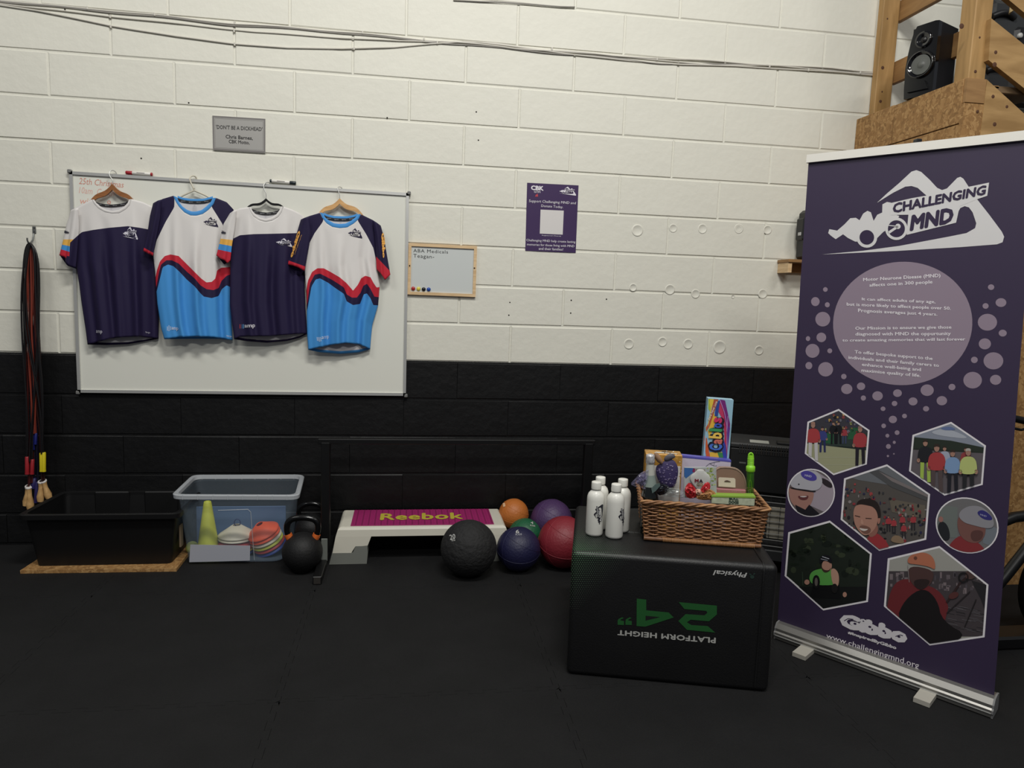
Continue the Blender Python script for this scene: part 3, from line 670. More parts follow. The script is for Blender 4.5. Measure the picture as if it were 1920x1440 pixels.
# ================================================================== SMALL WOOD-FRAMED BOARD
bq = [W(x, y, .016) for x, y in ((766, 455.5), (894.5, 461.5), (891.5, 557), (764, 552))]
sb = thing('memo_whiteboard', 'small pine-framed dry-wipe board with handwriting beside the big whiteboard', 'whiteboard', Vector(((bq[3].x+bq[2].x)/2, -.008, bq[2].z)))
M['pine'] = wood('pale_pine', (205, 172, 128), (224, 194, 152), .5, 8, (1, 1, 8))
inn = []
c_ = sum(bq, Vector())/4
for p in bq: inn.append(Vector((p.x-math.copysign(.017, p.x-c_.x), p.y, p.z-math.copysign(.017, p.z-c_.z))))
MB().prism([Vector((p.x, -.004, p.z)) for p in inn], (0, -.006, 0)).build('writing_panel', mat('memo_enamel', (205, 209, 207), .25), sb)
for i in range(4):
    j = (i+1) % 4; MB().prism([Vector((p.x, -.003, p.z)) for p in (bq[i], bq[j], inn[j], inn[i])], (0, -.015, 0)).build('frame_rail', M['pine'], sb)
for x, y in ((768, 498), (889.5, 502.5)): MB().lathe([(.004, 0), (.004, .002), (0, .003)], W(x, y, .0185), 12, Matrix.Rotation(PI/2, 3, 'X')).build('screw', M['hole'], sb)
pw = Print(S_wall(.0102))
pw.text('ABA Medicals', (775, 466.5), (840, 469.5), (840, 475.5), (775, 473), (30, 30, 30), 0, .0, 0, 1.1); pw.text('Teagan-', (775, 476), (814, 478), (814, 487), (775, 485), (30, 30, 30), 0, .0, 0, 1.1)
pw.build('handwriting', sb)
for i, (x, y, c, nm) in enumerate(((774.8, 541, (170, 45, 45), 'red'), (784.8, 541.5, (220, 206, 80), 'yellow'), (794.4, 542.3, (20, 22, 28), 'black'), (803.8, 542.6, (32, 74, 160), 'blue'))):
    o = MB().lathe([(0, 0), (.0105, 0), (.0115, .003), (.0105, .007), (.006, .009), (0, .0095)], W(x, y, .0102), 20, Matrix.Rotation(PI/2, 3, 'X')).build('board_magnet', mat(nm+'_magnet', c, .35)); tag(o, nm+' round magnet in the row at the bottom of the small board', 'magnet')

# sign
sq = [W(x, y, .006) for x, y in ((398, 216.5), (497.5, 222.5), (497.5, 287), (399.5, 281))]
sg = thing('wall_sign', 'grey rectangular plaque with dark serif lettering above the whiteboard', 'sign', Vector(((sq[3].x+sq[2].x)/2, -.003, sq[2].z)))
MB().prism([Vector((p.x, -.0005, p.z)) for p in sq], (0, -.0055, 0)).build('plate', mat('engraved_grey', (168, 166, 162), .4, metal=.2), sg)
ps = Print(S_wall(.0061)); 
ps.ring([(398.5, 217), (497, 223), (497, 286.5), (400, 280.5)], [(401, 220), (494.5, 225.5), (494.5, 283.5), (402, 278)], (118, 114, 112)); ps.ring([(402.2, 221.2), (493.3, 226.7), (493.3, 282.3), (403.2, 276.8)], [(403, 222), (492.5, 227.5), (492.5, 281.5), (404, 276)], (140, 137, 133))
dk = (40, 38, 38)
ps.text("'DON'T BE A DICKHEAD'", (405, 234), (492, 238.5), (492, 246), (405, 241.5), dk, 1, .012); ps.text('Chris Barnes,', (423, 252.5), (474, 255.5), (474, 263.5), (423, 260.5), dk, 1, .02); ps.text('CBK Motto,', (429, 261.5), (468, 264.5), (468, 271.5), (429, 269.5), dk, 1, .02)
ps.build('lettering', sg)

# poster
pq = [(988.5, 342.5), (1085, 347.5), (1079.5, 474), (985, 470)]
PV = (62, 42, 84)
po = thing('poster', 'small purple charity poster taped on the white wall', 'poster', W(1032, 473, .004))
pp = [W(x, y, .005) for x, y in pq]
rows = []
for j in range(9):
    v = j/8; rows.append([pp[0].lerp(pp[1], i/8).lerp(pp[3].lerp(pp[2], i/8), v)+Vector((0, .002-.008*max(0, v-.7)*(1 if i in range(2, 8) else .5), 0)) for i in range(9)])
mb = MB(); mb.grid(rows); mb.grid([[p+Vector((0, .0006, 0)) for p in r] for r in rows]); pob = mb.build('sheet', mat('purple_print_paper', PV, .35), po)
pr = Print(S_mesh(pob), .0009)
wt = (226, 222, 228)
pr.text('CBK', (995.5, 347.5), (1019, 349), (1019, 358), (995.5, 356.5), wt, 1, .05); pr.text('GYM', (1001, 358), (1013, 358.6), (1013, 362), (1001, 361.4), wt, 1, .02); pr.poly(smooth_poly([(1003, 369), (1005, 364), (1008, 366), (1006, 369)]), (190, 60, 70), 1); pr.poly(smooth_poly([(1007, 369), (1006, 364), (1008, 363), (1009, 369)]), (190, 60, 70), 1)
logo(pr, logo_box(1048, 347, 32, 20, .05), wt, PV)
pr.text('Support Challenging MND and', (992, 374), (1080, 378.5), (1079, 384.5), (991.5, 380.5), wt, 1); pr.text('Donate Today.', (1015, 383.5), (1056, 386), (1055.5, 392), (1014.5, 389.5), wt, 1)
pr.poly([(1013.5, 393), (1057, 395), (1055, 440), (1012, 438)], (214, 210, 208), 0)
pr.text('Registered Charity', (1016, 440.5), (1052, 442), (1052, 444), (1016, 442.5), wt, 1)
pr.text('Challenging MND help create lasting', (987, 448), (1079, 451.5), (1078.5, 457), (987, 453.5), wt, 1); pr.text('memories for those living with MND', (988, 456), (1077, 459.5), (1076.5, 465), (988, 461.5), wt, 1); pr.text('and their families!', (1010, 463.5), (1056, 465.5), (1055.5, 470), (1010, 468.5), wt, 1)
pr.build('poster_print', po)

# ================================================================== ROLL-UP BANNER
BA = Vector((1.643, -1.388, 0)); BE = Vector((.61067, -.791885, 0)); BNn = Vector((-.791885, -.61067, 0))
BUP = (Vector((0, 0, 1)) - BNn*.035).normalized()
BN = BE.cross(BUP); BN = BN if BN.dot(CAM-BA) > 0 else -BN; BN.normalize()
BP0 = BA - BNn*.035 + Vector((0, 0, 0))      # plane of the printed sheet, a little behind the front of the foot
def bpt(x, y, off=0): return PN(x, y, BP0, BN)+BN*off
S_ban = lambda x, y: (bpt(x, y), BN)
PUR = (52, 41, 68); LIL = (146, 131, 146); BWH = (226, 222, 226)
bn = thing('roll_up_banner', 'tall purple roll-up charity banner on a silver base in front of the timber stairs', 'banner', BA+BE*.4)
bq = [bpt(1516, 304), bpt(1457, 1178)]
vdir = (bq[0]-bq[1]).normalized()
uTR = bq[0]+BE*.775
# right edge from photo points, extended straight up to the top bar height
r1 = bpt(1862, 1330); r2 = bpt(1905, 776); rd_ = (r2-r1).normalized(); hgt = (bq[0].z-r1.z)/rd_.z; TRp = r1+rd_*hgt
rows = []
for j in range(31):
    v = j/30; a = bq[0].lerp(bq[1], v); b = TRp.lerp(r1, v)
    rows.append([a.lerp(b, i/12) - BN*.0 + BN*(.0) for i in range(13)])
mb = MB(); mb.grid(rows); mb.grid([[p-BN*.0008 for p in r] for r in rows])
mb.build('banner_sheet', mat('banner_vinyl', PUR, .48, noise=.05, nscale=2, spec=.55), bn)
mb = MB()
A0, B0 = bq[0], TRp; e = (B0-A0).normalized()
mb.prism([A0-e*.006+BN*.010+BUP*.030, A0-e*.006+BN*.012-BUP*.004, A0-e*.006-BN*.006-BUP*.004, A0-e*.006-BN*.006+BUP*.030], e*((B0-A0).length+.012)).build('top_rail', mat('white_rail', (225, 222, 214), .35), bn)
mb = MB(); q = bpt(1713, 272)+BUP*.02; mb.box((q.x-.012, q.y-.012+.0, 0.03), (q.x+.012, q.y+.012, q.z+.012), .003)
mb.v = [v-BN*.045*(1) for v in mb.v]; mb.build('support_pole', mat('black_pole', (30, 30, 32), .4), bn)
# silver base: extruded profile along the foot
prof = [(.0, .0), (.0, .012), (-.006, .018), (-.006, .030), (.0, .036), (.0, .048), (.014, .068), (.050, .072), (.080, .066), (.090, .03), (.090, 0)]
S0 = BA-BE*.010; L = .815
poly = [S0+Vector((0, 0, z+.004)) - BNn*d for d, z in prof]
MB().prism(poly, BE*L).build('base_cassette', mat('satin_silver', (150, 148, 144), .42, metal=.75), bn)
for s_ in (0, 1):
    q = S0+BE*(L*s_ - (0 if s_ else .006)); MB().prism([q+Vector((0, 0, z*1.05+.002)) - BNn*(d*1.02-.001) for d, z in prof], BE*.006).build('end_cap', mat('cap_grey', (120, 120, 120), .5), bn)
MB().prism([S0+BNn*.0066+Vector((0, 0, .0205)), S0+BNn*.0066+Vector((0, 0, .0245)), S0+BNn*.006+Vector((0, 0, .0245)), S0+BNn*.006+Vector((0, 0, .0205))], BE*L).build('bright_line', mat('bright_edge', (205, 205, 202), .4, metal=.3), bn)
for u in (.135, .60):
    c0 = BA+BE*u; e2 = (BE*.995-BNn*.0).normalized()
    MB().prism([c0-BE*.028+Vector((0, 0, .002)), c0-BE*.028+Vector((0, 0, .020)), c0+BE*.028+Vector((0, 0, .020)), c0+BE*.028+Vector((0, 0, .002))], BNn*.095).build('foot', mat('foot_grey', (176, 172, 162), .5), bn)
Z2 = lambda X, Y: (1480+X/4.364, 240+Y/4.364)
Z3 = lambda X, Y: (1480+X/4.364, 480+Y/4.364)
Z4 = lambda X, Y: (1460+X/4.174, 740+Y/4.174)
Z5 = lambda X, Y: (1440+X/3.429, 960+Y/3.429)
pr = Print(S_ban, .0004)
logo(pr, lambda p: Z2(*p), (216, 214, 214), PUR); pr.build('printed_logo', bn, M['ink_satin'])
pr.poly(ell(*Z3(928, 552), 130.6, 115.7, 72, -.06), LIL, 0); pr.build('lilac_disc', bn, M['ink_satin'])
DOTS3 = [(295,274,19,19),(213,373,35,37),(311,399,20,21),(274,517,61,60),(262,666,40,39),(153,676,18,20),(190,776,57,57),(331,776,20,20),(160,897,28,30),(297,927,61,59),(446,986,22,22),(470,1088,46,42),(587,1066,34,31),(606,1162,21,21),(722,1145,43,38),(767,1250,20,18),(861,1207,23,21),(885,1122,36,31),(1012,1190,37,33),(1119,1250,25,22),(1128,1098,54,47),(1248,1184,43,38),(1331,1072,28,26),(1500,1016,76,68),(1688,1013,46,41),(1670,858,81,70),(1514,850,28,26),(1600,719,50,45),(1746,631,33,28),(1621,542,79,69),(1606,409,25,23),(1732,381,44,36),(1651,255,26,23)]
DOTS4 = [(894,194,32,29),(985,167,19,18),(822,244,18,18),(927,297,19,18),(851,321,15,15),(905,373,12,12),(859,405,19,19),(855,480,9,9),(902,463,6,6)]
for D_, Zf, k in ((DOTS3, Z3, 4.364), (DOTS4, Z4, 4.174)):
    for X, Y, a, b in D_:
        pr.poly(ell(*Zf(X, Y), a/k, b/k, 24), LIL, 0); pr.build('lilac_bubble', bn, M['ink_satin'])
TW = (232, 226, 232)
for txt, a, b, c, d in (
    ('Motor Neurone Disease (MND)', (605,180), (1237,143), (1237,182), (605,215)), ('affects one in 300 people', (655,226), (1172,196), (1172,234), (655,260)),
    ('It can affect adults of any age,', (594,340), (1197,362), (1197,396), (594,370)), ('but is more likely to affect people over 50.', (470,380), (1322,415), (1322,450), (470,415)), ('Prognosis averages just 4 years.', (563,430), (1212,465), (1212,497), (563,468)),
    ('Our Mission is to ensure we give those', (540,578), (1327,568), (1327,603), (540,612)), ('diagnosed with MND the oppurtunity', (541,625), (1322,620), (1322,657), (541,660)), ('to create amazing memories that will last forever', (435,678), (1440,667), (1440,700), (435,708)),
    ('To offer bespoke support to the', (535,770), (1173,825), (1173,861), (535,805)), ('individuals and their family carers to', (485,815), (1225,882), (1225,917), (485,850)), ('enhance well-being and', (594,873), (1078,916), (1078,951), (594,908)), ('maximise quality of life.', (591,920), (1075,965), (1075,1000), (591,956))):
    pr.text(txt, Z3(*a), Z3(*b), Z3(*c), Z3(*d), TW, 2, .022); pr.build('mission_lettering', bn, M['ink_satin'])
# graffiti name, hashtag and web address
pr.text('Gibbo', Z5(468, 645), Z5(902, 752), Z5(893, 852), Z5(455, 735), (214, 210, 214), 1, .085)
for X, Y in ((560, 718), (655, 738), (745, 765)): pr.poly(ell(*Z5(X, Y), 3, 2, 10, .3), PUR, 2)
pr.line([Z5(490, 700), Z5(515, 685), Z5(550, 690)], 1.6, PUR, 2); pr.line([Z5(820, 800), Z5(850, 790), Z5(868, 795)], 1.6, PUR, 2)
pr.text('#InspiredByGibbo', Z5(515, 764), Z5(828, 862), Z5(824, 890), Z5(513, 786), (214, 210, 214), 2, .05); pr.build('graffiti_name', bn, M['ink_satin'])
pr.text('www.challengingmnd.org', Z5(378, 778), Z5(972, 968), Z5(968, 1022), Z5(372, 815), TW, 1, .004); pr.build('web_address', bn, M['ink_satin'])

def shrink(p, k):
    cx = sum(a for a, _ in p)/len(p); cy = sum(b for _, b in p)/len(p); return [(cx+(a-cx)*k, cy+(b-cy)*k) for a, b in p]
rp = random.Random(5)
def photo(outer, k, base, draw, name='printed_photo', dim=.86):  # dim darkens the print colours for the weaker light low on the banner
    inner = shrink(outer, k); pr.ring(outer, inner, BWH, 0); pr.poly(inner, base, 0); pr.clip = inner; draw(pr); pr.clip = None; n_ = len(pr.c)-0; pr.c = [c if i < len(outer) else tuple((v*.82+.18*sum(c[:3])/3)*dim for v in c[:3])+(1,) for i, c in enumerate(pr.c)]; pr.build(name, bn, M['ink_satin'])
def person(P, x, y, h, top, bot, skin=(176, 128, 108), hair=(60, 46, 40), L=3):
    # x centre, y top of head, h full height in px
    w_ = h*.13
    P.poly([(x-w_*.9, y+h*.5), (x-w_*.2, y+h*.5), (x-w_*.35, y+h), (x-w_*.95, y+h)], bot, L); P.poly([(x+w_*.2, y+h*.5), (x+w_*.9, y+h*.5), (x+w_*.95, y+h), (x+w_*.35, y+h)], bot, L)
    P.poly(smooth_poly([(x-w_*1.1, y+h*.17), (x+w_*1.1, y+h*.17), (x+w_*1.5, y+h*.45), (x+w_, y+h*.54), (x-w_, y+h*.54), (x-w_*1.5, y+h*.45)]), top, L+1)
    P.poly(ell(x-w_*1.25, y+h*.49, w_*.3, w_*.4, 8), skin, L+1); P.poly(ell(x+w_*1.25, y+h*.49, w_*.3, w_*.4, 8), skin, L+1)
    P.poly(ell(x, y+h*.085, h*.055, h*.075, 12), skin, L+2); P.poly(smooth_poly([(x-h*.055, y+h*.07), (x-h*.05, y+h*.0), (x+h*.05, y), (x+h*.055, y+h*.07), (x, y+h*.045)], 1), hair, L+3)
def p1(P):     # pitch side: two players in red, crowd behind
    P.poly([Z4(200, 380), Z4(720, 420), Z4(720, 700), Z4(200, 700)], (168, 168, 128), 1)
    P.poly([Z4(330, 290), Z4(720, 300), Z4(720, 440), Z4(330, 395)], (52, 66, 62), 1); P.poly([Z4(370, 300), Z4(430, 305), Z4(430, 385), Z4(365, 380)], (36, 100, 62), 2); P.poly([Z4(560, 260), Z4(640, 255), Z4(640, 350), Z4(540, 350)], (36, 100, 62), 2)
    for i in range(60): P.poly(ell(*Z4(rp.uniform(320, 620), rp.uniform(150, 300)), rp.uniform(1.6, 3.4), None, 7), rp.choice([(190, 150, 60), (70, 60, 76), (150, 60, 62), (206, 160, 90), (60, 62, 90), (120, 116, 130), (34, 32, 38), (166, 170, 90)]), 2)
    for x in (430, 470): person(P, *Z4(x, 210), 42, (28, 28, 34), (24, 24, 30))
    person(P, *Z4(345, 250), 48, (52, 62, 140), (40, 46, 100)); person(P, *Z4(515, 250), 32, (170, 44, 58), (60, 70, 110))
    person(P, *Z4(272, 212), 73, (186, 46, 52), (206, 202, 204), hair=(176, 128, 108), L=6); person(P, *Z4(640, 245), 74, (180, 46, 54), (40, 34, 46), hair=(150, 110, 100), L=6)
    for y in (490, 548): P.line([Z4(260, y), Z4(690, y+2)], .6, (188, 188, 160), 2)
photo([(1572.6,766.8),(1630.6,806.6),(1625.3,870.6),(1563,891),(1509,850.7),(1514,790.8)], .945, (64, 62, 72), p1)
def p2(P):     # group walking on the moor
    P.poly([Z4(1040, 330), Z4(1350, 360), Z4(1640, 420), Z4(1640, 460), Z4(1040, 430)], (46, 56, 46), 1); P.poly([Z4(1020, 415), Z4(1640, 450), Z4(1640, 800), Z4(1020, 800)], (104, 96, 102), 1)
    P.poly(smooth_poly([Z4(1180, 290), Z4(1300, 262), Z4(1420, 300), Z4(1500, 350), Z4(1250, 320)]), (178, 184, 198), 1); P.poly(smooth_poly([Z4(1260, 262), Z4(1340, 245), Z4(1400, 275), Z4(1300, 280)]), (96, 118, 170), 2)
    person(P, *Z4(1300, 400), 60, (170, 178, 200), (70, 66, 70)); person(P, *Z4(1465, 410), 55, (160, 56, 60), (70, 60, 66))
    person(P, *Z4(1150, 350), 80, (38, 38, 44), (172, 206, 60), L=6); person(P, *Z4(1240, 385), 92, (184, 48, 52), (92, 76, 76), L=10); person(P, *Z4(1365, 430), 82, (122, 160, 208), (36, 36, 46), L=14); person(P, *Z4(1488, 418), 90, (196, 208, 112), (44, 44, 48), hair=(190, 180, 170), L=18)
photo([(1783.4,791),(1848.6,835.4),(1842.6,909),(1771,929.3),(1704.4,883.3),(1711,815.5)], .95, (140, 148, 166), p2)
G1 = lambda X, Y: (1560+X/8, 860+Y/8)
def face(P, Q, hair, hat=None):
    P.poly(smooth_poly([Q(330, 720), Q(360, 690), Q(680, 700), Q(720, 800), Q(690, 1000), Q(600, 1120), Q(450, 1130), Q(360, 1030), Q(325, 880)]), (184, 126, 106), 4)
def p3(P):     # selfie in front of a crowd on a hillside
    P.poly([G1(180, 250), G1(830, 90), G1(1480, 540), G1(1480, 620), G1(900, 400), G1(400, 320)], (112, 116, 122), 1); P.poly([G1(560, 200), G1(700, 170), G1(1440, 560), G1(1440, 640), G1(900, 430)], (84, 84, 86), 2); P.poly([G1(700, 190), G1(1450, 545), G1(1450, 585), G1(900, 340)], (132, 122, 122), 3)
    P.poly([G1(860, 600), G1(1400, 700), G1(1400, 900), G1(900, 800)], (112, 102, 88), 2)
    for i in range(210):
        x, y = rp.uniform(180, 1440), rp.uniform(380, 1250)
        if y < 300+.36*(x-180): continue
        P.poly(ell(*G1(x, y), rp.uniform(1.1, 3.6), rp.uniform(1.4, 4), 7), rp.choice([(160, 44, 54), (176, 60, 62), (46, 44, 50), (60, 60, 66), (150, 140, 140), (48, 48, 86), (120, 60, 60), (36, 36, 40), (104, 88, 74)]), 4)
    for x, y in ((850, 850), (930, 880), (1060, 830), (1080, 960), (1220, 830)): person(P, *G1(x, y), 30, (178, 46, 56), (50, 46, 52), L=5)
    P.poly(smooth_poly([G1(880, 1250), G1(900, 1170), G1(970, 1140), G1(1060, 1180), G1(1100, 1280)]), (150, 122, 92), 6)
    P.poly(smooth_poly([G1(520, 1180), G1(640, 1110), G1(720, 1130), G1(860, 1290), G1(860, 1400), G1(640, 1400)]), (172, 40, 48), 8)
    P.poly(smooth_poly([G1(520, 1000), G1(690, 960), G1(700, 1120), G1(560, 1200)]), (160, 102, 86), 9)
    P.poly(smooth_poly([G1(330, 760), G1(370, 690), G1(500, 670), G1(650, 720), G1(700, 850), G1(680, 1000), G1(600, 1110), G1(500, 1160), G1(410, 1090), G1(345, 980), G1(325, 860)], 2), (190, 134, 112), 10)
    P.poly(smooth_poly([G1(690, 880), G1(735, 880), G1(725, 960), G1(690, 990)]), (182, 122, 102), 9)
    P.poly(smooth_poly([G1(365, 700), G1(400, 620), G1(520, 590), G1(660, 620), G1(725, 720), G1(745, 870), G1(700, 900), G1(680, 790), G1(620, 715), G1(500, 690), G1(430, 680)], 2), (48, 38, 36), 11)
    P.poly(smooth_poly([G1(400, 1010), G1(490, 990), G1(600, 1040), G1(570, 1120), G1(470, 1120)]), (132, 88, 74), 12); P.poly(smooth_poly([G1(410, 1030), G1(490, 1050), G1(560, 1050), G1(500, 1085), G1(440, 1070)]), (226, 214, 206), 13)
    P.line([G1(350, 850), G1(430, 870)], 1.5, (84, 54, 46), 12); P.line([G1(510, 890), G1(600, 895)], 1.5, (84, 54, 46), 12); P.poly(smooth_poly([G1(450, 880), G1(430, 980), G1(490, 985)]), (206, 150, 126), 12)
photo([(1663.2,870.6),(1744,926.4),(1736.7,1012),(1648.5,1032.8),(1576.2,974.3),(1582.7,897)], .955, (92, 86, 82), p3)
def p4(P):     # cyclist on a recumbent before dark trees
    for i in range(70): P.poly(ell(*Z5(rp.uniform(110, 660), rp.uniform(80, 420)), rp.uniform(3, 10), rp.uniform(2, 8), 9), rp.choice([(30, 40, 30), (38, 48, 34), (26, 34, 28), (58, 68, 48), (34, 42, 34)]), 1)
    P.poly([Z5(100, 480), Z5(670, 480), Z5(670, 640), Z5(100, 640)], (26, 28, 28), 2)
    P.poly(smooth_poly([Z5(280, 380), Z5(350, 360), Z5(440, 370), Z5(460, 430), Z5(450, 470), Z5(290, 470), Z5(262, 430)]), (86, 172, 66), 4); P.poly(smooth_poly([Z5(400, 370), Z5(430, 358), Z5(460, 400), Z5(455, 480), Z5(420, 480)]), (196, 148, 124), 6)
    P.poly(ell(*Z5(380, 345), 9.5, 11.5, 16), (186, 134, 112), 6); P.poly(smooth_poly([Z5(345, 350), Z5(362, 372), Z5(395, 375), Z5(408, 350), Z5(400, 378), Z5(370, 390), Z5(350, 375)]), (70, 48, 40), 7)
    P.poly(smooth_poly([Z5(335, 335), Z5(332, 295), Z5(360, 272), Z5(400, 278), Z5(415, 305), Z5(412, 335), Z5(380, 312), Z5(350, 315)]), (28, 28, 34), 8); P.line([Z5(350, 285), Z5(395, 300)], 1.2, (190, 194, 206), 9); P.line([Z5(342, 300), Z5(385, 310)], 1, (170, 174, 190), 9)
    P.poly(ell(*Z5(312, 448), 7, 13, 14), (24, 24, 26), 7); P.poly(ell(*Z5(312, 448), 3, 8, 14), (104, 96, 90), 8); P.poly(ell(*Z5(430, 490), 6, 9, 14), (30, 28, 28), 8); P.poly(ell(*Z5(252, 450), 5, 5, 10), (186, 134, 112), 6); P.poly(ell(*Z5(495, 530), 4, 5, 10), (186, 134, 112), 6)
    P.line([Z5(222, 385), Z5(225, 470)], 1.2, (60, 80, 60), 3); P.poly([Z5(290, 470), Z5(460, 470), Z5(470, 560), Z5(270, 550)], (20, 20, 22), 3)
photo([(1556,976),(1634.8,1038),(1627.5,1128.6),(1543.5,1144.6),(1471.2,1080),(1478,998)], .955, (36, 44, 36), p4)
def p5(P):     # abseiler in an orange helmet above a city
    P.poly([Z5(760, 380), Z5(1420, 380), Z5(1420, 800), Z5(760, 800)], (74, 66, 70), 1)
    for i in range(80): P.poly([Z5(x, y) for x, y in ((lambda a, b, c, d: ((a, b), (a+c, b), (a+c, b+d), (a, b+d)))(rp.uniform(780, 1400), rp.uniform(380, 500), rp.uniform(8, 26), rp.uniform(12, 40)))], rp.choice([(112, 100, 106), (88, 80, 88), (130, 116, 120), (72, 66, 74)]), 2)
    for i in range(40): P.line([Z5(x, y) for x, y in ((lambda a, b: ((a, b), (a+60, b+12)))(rp.uniform(1130, 1380), rp.uniform(600, 760)))], .8, rp.choice([(108, 104, 110), (60, 56, 60)]), 3)
    P.poly(smooth_poly([Z5(760, 620), Z5(800, 470), Z5(880, 420), Z5(1000, 460), Z5(1100, 500), Z5(1165, 600), Z5(1150, 650), Z5(1100, 860), Z5(760, 860)]), (120, 34, 40), 4)
    P.poly(smooth_poly([Z5(880, 560), Z5(1000, 480), Z5(1090, 560), Z5(1120, 700), Z5(1300, 800), Z5(1040, 880), Z5(820, 700)]), (30, 26, 28), 5)
    P.poly(smooth_poly([Z5(905, 340), Z5(1070, 370), Z5(1060, 450), Z5(1000, 500), Z5(940, 480), Z5(905, 420)]), (86, 58, 56), 6); P.poly(smooth_poly([Z5(935, 430), Z5(1060, 430), Z5(1000, 505), Z5(945, 485)]), (52, 38, 38), 7)
    P.poly(smooth_poly([Z5(895, 330), Z5(905, 285), Z5(960, 258), Z5(1030, 262), Z5(1072, 300), Z5(1080, 375), Z5(1040, 350), Z5(960, 335)], 2), (198, 112, 74), 8); P.poly(ell(*Z5(950, 295), 3.4, 3.4, 12), (120, 70, 52), 9)
    P.poly([Z5(1310, 440), Z5(1420, 470), Z5(1420, 700), Z5(1370, 560)], (44, 42, 46), 4)
    P.line([Z5(1150, 580), Z5(1240, 450), Z5(1300, 400)], 4, (58, 40, 40), 8); P.line([Z5(1150, 650), Z5(1300, 510)], 2, (46, 40, 42), 8); P.line([Z5(1265, 740), Z5(1340, 560)], 2, (40, 36, 38), 8)
    P.ring(ell(*Z5(1258, 420), 10, 10, 20), ell(*Z5(1258, 420), 7, 7, 20), (34, 32, 34), 9); P.poly(ell(*Z5(1195, 535), 10, 6, 14, -.4), (96, 50, 48), 9); P.poly(ell(*Z5(1305, 400), 11, 9, 14, -.4), (88, 64, 60), 9)
    P.line([Z5(900, 340), Z5(910, 450)], 1, (150, 140, 140), 9)
photo([(1761.7,1023.6),(1853.5,1096.2),(1846.2,1194.8),(1743.3,1210.2),(1657.3,1137),(1664.6,1047)], .96, (170, 168, 160), p5)
def c1(P):     # laughing person in a white visor headset
    P.poly([Z4(280, 590), Z4(450, 700), Z4(450, 960), Z4(230, 860)], (172, 158, 172), 1); P.poly(smooth_poly([Z4(330, 640), Z4(420, 690), Z4(420, 740), Z4(340, 700)]), (52, 44, 50), 2)
    P.poly(smooth_poly([Z4(75, 700), Z4(280, 740), Z4(270, 830), Z4(215, 915), Z4(130, 880), Z4(85, 820)]), (176, 124, 110), 3); P.poly(smooth_poly([Z4(145, 790), Z4(190, 795), Z4(240, 785), Z4(225, 825), Z4(170, 825)]), (110, 52, 56), 4); P.poly(smooth_poly([Z4(155, 795), Z4(235, 792), Z4(200, 805)]), (222, 212, 210), 5)
    P.poly([Z4(130, 860), Z4(210, 900), Z4(240, 860), Z4(330, 940), Z4(160, 960)], (34, 32, 40), 4)
    P.poly(smooth_poly([Z4(85, 720), Z4(200, 740), Z4(300, 752), Z4(280, 765), Z4(180, 750), Z4(95, 735)]), (36, 34, 40), 5)
    P.poly(smooth_poly([Z4(88, 690), Z4(100, 630), Z4(170, 590), Z4(290, 592), Z4(345, 650), Z4(340, 720), Z4(290, 755), Z4(200, 740), Z4(110, 730)], 2), (186, 184, 194), 6); P.poly(smooth_poly([Z4(175, 600), Z4(240, 592), Z4(300, 630), Z4(300, 672), Z4(240, 675), Z4(178, 640)]), (70, 56, 170), 7)
    P.text('MND', Z4(208, 622), Z4(262, 632), Z4(260, 648), Z4(206, 638), (200, 200, 230), 8, .02); P.poly(ell(*Z4(160, 700), 1.4, 1.4, 8), (40, 40, 46), 8)
photo(ell(*Z4(254, 768), 44.8, 45.2, 40), .95, (110, 100, 104), c1)
def c2(P):     # person in red in a white headset, another behind
    P.poly([Z4(1240, 860), Z4(1400, 880), Z4(1400, 1120), Z4(1240, 1120)], (116, 124, 120), 1); P.poly(smooth_poly([Z4(1245, 1000), Z4(1300, 990), Z4(1340, 1060), Z4(1340, 1150), Z4(1250, 1130)]), (40, 42, 48), 2); P.poly(ell(*Z4(1270, 975), 4.5, 5.5, 12), (168, 112, 102), 3)
    P.poly([Z4(1600, 1000), Z4(1720, 1050), Z4(1700, 1200), Z4(1600, 1160)], (120, 128, 138), 1)
    P.poly(smooth_poly([Z4(1300, 1240), Z4(1360, 1140), Z4(1440, 1090), Z4(1560, 1150), Z4(1640, 1240)]), (148, 40, 46), 3)
    P.poly(smooth_poly([Z4(1400, 970), Z4(1430, 940), Z4(1620, 1010), Z4(1620, 1100), Z4(1570, 1160), Z4(1500, 1160), Z4(1430, 1120), Z4(1400, 1040)]), (132, 84, 76), 4); P.poly(smooth_poly([Z4(1500, 1060), Z4(1610, 1060), Z4(1590, 1140), Z4(1510, 1150)]), (100, 62, 58), 5)
    P.poly(smooth_poly([Z4(1405, 950), Z4(1430, 900), Z4(1500, 865), Z4(1600, 875), Z4(1680, 960), Z4(1690, 1030), Z4(1640, 1050), Z4(1520, 1020), Z4(1450, 1000)], 2), (150, 148, 156), 6); P.poly(smooth_poly([Z4(1545, 920), Z4(1600, 895), Z4(1670, 950), Z4(1675, 985), Z4(1600, 975)]), (48, 44, 130), 7)
    P.text('MND', Z4(1580, 930), Z4(1630, 945), Z4(1628, 958), Z4(1578, 943), (170, 170, 210), 8, .02)
photo(ell(*Z4(1475, 1023), 60, 51.5, 40, .35), .955, (118, 116, 118), c2)

